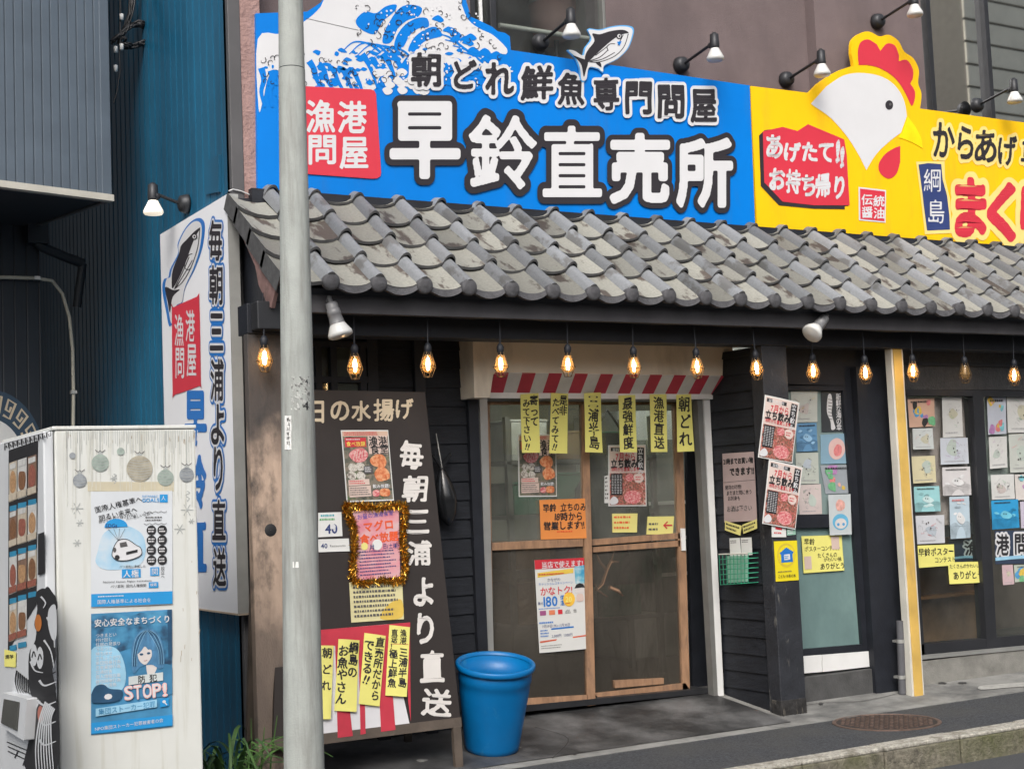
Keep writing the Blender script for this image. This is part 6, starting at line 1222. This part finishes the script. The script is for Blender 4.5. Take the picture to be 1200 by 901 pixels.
m_ban = M('banner_navy', (.03, .045, .08), .6, .2, 5)
for q, t, lb_ in ((((688, 690), (842, 690), (846, 782), (700, 786)), '漁', 'navy cloth banner with one white edged letter behind the drawings left of the mullion'), (((884, 655), (1140, 652), (1144, 790), (888, 796)), '港問屋', 'navy cloth banner with white edged lettering right of the mullion')):
    s = Sheet([c9(*p) for p in q], PY(Yr+.06) if len(t) == 1 else pr_, m_ban, .001, .003); A = s.A; n = len(t)
    for k, ch in enumerate(t): s.glyph(ch, (.62 if n == 1 else .12+k*.3), .42*A, .42 if n == 1 else .2, .62*A, m_wprint, .13, 1, 56, 2); s.glyph(ch, (.62 if n == 1 else .12+k*.3), .42*A, .42 if n == 1 else .2, .62*A, m_ink, .03, 2, 56, 2)
    s.line([(0, .85*A), (.5, .8*A), (1, .9*A)], .1*A, mLB, 1); s.done('cloth_banner', lb_, 'banner', 'navy banners in the display window')

# ---------------------------------------------------------------- blue bucket
m_bkt = M('bucket_blue', (.0, .135, .37), .4, .1, 4, .05, 60, spec=.45, dirt=((.04, .2, .4), 9, .6, .75, (1, 1, .4))); upv = np.array([0, -math.sin(R(11.5)), math.cos(R(11.5))]); upv = np.array([-.02, upv[1], upv[2]]); yb_ = 7.50; cbk = onY(576, 866, yb_); cbk[2] = rampz(yb_)+.012
zsc = .01
bu = empty('bucket', tuple(cbk), 'large bright blue plastic bucket standing beside the menu board', 'bucket')
H_ = .505; b = MB(); b.lathe(cbk, upv, [(.001, .012), (.138, .012), (.15, .0), (.156, .004), (.16, .03), (.205, .36), (.207, .40), (.213, .41), (.214, H_-.02), (.207, H_-.015), (.2, .38), (.152, .03), (.001, .025)], m_bkt, 48); b.build('body', bu)
b = MB(); b.lathe(cbk, upv, [(.207, H_-.03), (.226, H_-.03), (.232, H_-.02), (.232, H_), (.226, H_+.006), (.212, H_+.004), (.206, H_-.012)], m_bkt, 48); b.build('rim', bu)
# hanging black fish
fp = onY(526, 605, 7.93); fh = empty('hanging_fish', tuple(fp), 'glossy black model fish hung by its tail on the clapboard wall', 'fish ornament'); c10 = crop(500, 500, 1)
m_fish = M('black_fish_skin', (.015, .016, .018), .25, .3, 8, spec=.7)
P0, P1 = onY(517.5, 548, 7.90), onY(526, 616, 7.90); b = MB(); ax = P1-P0; prof = [(0, .012), (.1, .03), (.3, .055), (.55, .07), (.8, .055), (.93, .03), (1, .006)]
b.tube([P0+ax*t for t, _ in spline(prof, 3, False)], [max(.004, r_) for _, r_ in spline(prof, 3, False)], m_fish, 16); b.build('body', fh)
b = MB(); b.prism([onY(x, y, 7.90) for x, y in ((518, 551), (507, 534), (509, 532), (518, 542), (528, 530), (530, 533))], (0, .012, 0), m_fish); b.build('tail_fin', fh)
b = MB(); b.prism([onY(x, y, 7.895) for x, y in ((529, 565), (534, 576), (536, 590), (530, 588))], (0, .012, 0), m_fish); b.prism([onY(x, y, 7.895) for x, y in ((514, 572), (512, 590), (516, 592))], (0, .012, 0), m_fish); b.build('fin', fh)
b = MB(); b.tube([onY(511, 508, 7.96), onY(514, 525, 7.91), onY(518, 548, 7.90)], .004, m_alu, 6); b.build('hanging_cord', fh)
# plant at the wall foot
m_lf = M('grass_leaf', (.06, .13, .03), .5, .4, 12); m_lf2 = M('grass_leaf_dark', (.03, .075, .02), .55, .4, 12)
pl0 = onZ(262, 925, 0.0); pl = empty('weed_plant', (2.66, 7.15, 0), 'arching long leaved green weed growing at the foot of the blue wall', 'plant'); b = MB(); rp = random.Random(11)
for k in range(75):
    an = rp.uniform(0, 6.28); x0 = 2.46+rp.gauss(0, .05); y0 = 7.15+rp.gauss(0, .09); L_ = rp.uniform(.26, .62); w_ = rp.uniform(.006, .012); el_ = rp.uniform(.8, 1.4); d = np.array([math.cos(an), math.sin(an), 0]); pd = np.array([-d[1], d[0], 0]); vs = []; zb_ = rp.uniform(0, .16)
    for q in range(8):
        t = q/7; p = np.array([x0, y0, zb_])+d*(L_*t*math.cos(el_)*(.6+t))+np.array([0, 0, L_*(t*math.sin(el_)-.62*t*t*t)]); ww_ = w_*math.sin(math.pi*(.12+.88*t))**.6 if t < 1 else .0005; vs += [p-pd*ww_, p+pd*ww_+np.array([0, 0, .003])]
    b.add(vs, [(2*q, 2*q+1, 2*q+3, 2*q+2) for q in range(7)], m_lf if k % 3 else m_lf2, True)
b.build('leaves', pl)
b = MB()
for k in range(4): x0 = 2.55+k*.04; b.tube([(x0, 7.15, 0), (x0-.02+.01*k, 7.13, .22), (x0-.05+.03*k, 7.1, .4+.05*(k % 2))], [.006, .005, .002], m_lf, 6)
b.build('stem', pl)
# cable bundle between the buildings
cq = empty('cable_bundle', tuple(PA2.hit(150, 20)), 'coiled black cables hanging between the grey siding and the blue wall', 'cables'); b = MB(); rc = random.Random(4); m_cb = M('black_cable', (.02, .021, .024), .5); pq = Plane(PA-nL*.25, eL, (0, 0, 1))
for k in range(9):
    ox, oy = rc.uniform(-4, 4), rc.uniform(-4, 4); b.tube([pq.hit(x+ox*.6, y+oy, rc.uniform(-.04, .04)) for x, y in spline([(134, 50), (146, 38), (160, 30), (176, 36), (181, 44+rc.uniform(-6, 6)), (168, 52), (152, 56), (142, 48), (150, 30), (158, -14)], 4, False)], .007, m_cb, 6)
b.tube([pq.hit(139, y+0, .02) for y in (-10, 10, 30, 60)], .008, m_cb, 6); b.tube([pq.hit(x, y, .02) for x, y in ((138, 60), (139, 85), (135, 110), (131, 122))], .005, m_cb, 6); b.build('coil', cq)
b = MB(); 
for x, y in ((139, 22), (139, 57), (132, 60), (132, 82)): q = pq.hit(x, y, .04); b.lathe(q, (0, 0, 1), [(.001, -.025), (.014, -.02), (.014, .02), (.001, .025)], m_white, 8)
b.build('connector', cq)
b = MB(); b.tube([onY(x, y, 7.94) for x, y in ((268, 224), (273, 222), (282, 224), (294, 229), (304, 228), (318, 223))], .004, M('white_wire', (.6, .6, .6), .5), 6); tag(b.build('white_wire'), 'thin white wire crossing the corner post above the roof verge', 'wire')
# things inside the shop, seen through the doors
m_steel = M('steel_shelf', (.3, .31, .3), .4, .1, 4, metal=.6)
t = empty('steel_rack', (6.0, 9.4, .13), 'steel rack with boxes behind the left door pane', 'rack')
b = MB()
for x in (5.35, 6.65):
    for y in (9.2, 9.6): b.box(x-.02, x+.02, y-.02, y+.02, .13, 2.1, m_steel)
b.build('upright', t); 
for z in (.55, .95, 1.35, 1.75): b = MB(); b.box(5.32, 6.68, 9.18, 9.62, z, z+.03, m_steel); b.build('shelf', t)
cols = [M('carton_brown', (.3, .2, .12), .8), M('foam_box_white', (.7, .72, .7), .6), M('crate_green', (.06, .2, .13), .6), M('crate_blue', (.05, .12, .25), .5)]; rb = random.Random(2); names = ('carton', 'foam_box', 'crate', 'crate')
words_ = ('brown carton', 'white foam box', 'green crate', 'blue crate'); rows_ = {.55: 'lowest', .95: 'second', 1.35: 'third', 1.75: 'top'}; ords = ('left', 'middle', 'right')
for z in (.55, .95, 1.35, 1.75):
    x = 5.4
    for k in range(3):
        w_ = rb.uniform(.26, .38); h_ = rb.uniform(.16, .3); i = rb.randrange(4); b = MB(); b.box(x, x+w_, 9.22, 9.58, z+.031, z+.031+h_, cols[i]); b.box(x-.006, x+w_+.006, 9.214, 9.586, z+.031+h_, z+.05+h_, cols[i])
        tag(b.build(names[i], bevel=.006), '%s on the %s shelf of the steel rack, %s in its row' % (words_[i], rows_[z], ords[k]), 'box', 'boxes on the steel rack'); x += w_+.05
m_case = M('cooler_white', (.66, .7, .7), .35, .05, 3)
t = empty('upright_cooler', (7.7, 10.2, .13), 'white upright cooler case at the back of the shop', 'cooler'); b = MB(); b.box(6.9, 8.5, 10.0, 10.7, .13, 2.2, m_case); b.build('case', t, bevel=.02); b = MB(); b.box(6.98, 8.42, 9.985, 9.998, .5, 1.95, M('cooler_glass_dark', (.16, .18, .17), .15, .4, 3)); b.build('glass_front', t)
for z in (.8, 1.1, 1.4): b = MB(); b.box(6.98, 8.42, 9.97, 9.984, z, z+.03, m_white); b.build('shelf_edge', t)
t = empty('apron', (6.05, 8.75, .6), 'dark apron hanging inside behind the right door', 'apron'); b = MB(); prf = [(-.16, 0), (.16, 0), (.2, -.25), (.3, -.4), (.32, -1.1), (-.3, -1.1), (-.29, -.4), (-.2, -.25)]
b.prism([(5.95+x, 8.75+.03*math.sin(x*14), 1.95+z) for x, z in prf], (0, .025, 0), M('apron_cloth', (.025, .035, .04), .8)); b.build('cloth', t); b = MB(); b.tube([(5.82, 8.76, 1.95), (5.95, 8.76, 2.12), (6.08, 8.76, 1.95)], .01, m_ink, 6); b.build('neck_strap', t)
# antlers behind the lower film of the right door
t = empty('antlers', tuple(onY(712, 720, 8.16)), 'brown forked antlers standing behind the lower film of the right sliding door', 'antlers'); m_ant = M('antler', (.6, .36, .22), .6, .2, 10); b = MB(); AY = 8.116
for pts_, r_ in ((((706, 684), (711, 668), (716, 658), (725, 658)), .012), (((711, 668), (703, 658), (699, 648)), .010), (((716, 658), (720, 645)), .008), (((706, 684), (700, 690), (697, 684)), .012), (((714, 688), (724, 692), (730, 698)), .015), (((698, 690), (712, 699)), .010)): b.tube([onY(x, y, AY) for x, y in pts_], [r_]*(len(pts_)-1)+[r_*.4], m_ant, 8)
b.build('antler_beam', t)
# lit tubes on the shop ceiling
m_tube = M('lit_tube', (1, 1, 1), .5, emit=((1, 1, .92), 34))
for x, y, lb_ in ((5.6, 8.75, 'ceiling tube light inside the shop over the steel rack'), (7.3, 9.3, 'ceiling tube light inside the shop in front of the cooler'), (10.0, 8.8, 'ceiling tube light inside behind the display window')):
    t = empty('tube_light', (x, y, 2.55), lb_, 'lamp', 'tube lights inside the shop'); b = MB(); b.box(x-.62, x+.62, y-.05, y+.05, 2.54, 2.6, m_white); b.build('housing', t); b = MB(); b.tube([(x-.58, y, 2.515), (x+.58, y, 2.515)], .016, m_tube, 8); b.build('tube', t)

# ---------------------------------------------------------------- houses across the street (reflected in the glass)
def opp(x0, x1, h, col, label, siding=False):
    m_ = M('opposite_'+label.split()[0], col, .8, .1, 1.5); t = empty('opposite_house', ((x0+x1)/2, -8, -.15), label, 'house', 'houses across the street'); b = MB()
    b.box(x0, x1, -12, -5.0, -.15, h, M('siding_joint', (.12, .11, .09), .8) if siding else m_)
    if siding:
        z = 3.5
        while z < h: b.box(x0-.01, x1+.01, -5.0, -4.96, z, z+.44, m_); z += .5
    b.build('wall', t); b = MB()
    for zz in ([1.0, 4.2] if h > 6 else [1.0]):
        x = x0+.8
        while x < x1-1.5: b.box(x, x+1.3, -4.99, -4.95, zz, zz+1.3, m_ink); x += 2.6
    b.build('window_row', t)
opp(-14, -2, 5, (.34, .33, .31), 'grey rendered house across the street'); opp(-1.5, 11.5, 4.2, (.3, .26, .22), 'brown house across the street behind the camera'); opp(12, 20.5, 11, (.34, .34, .33), 'concrete house across the street'); opp(24.3, 38, 14, (.75, .7, .56), 'cream sided tall house across the street', True)
_tc_done = True
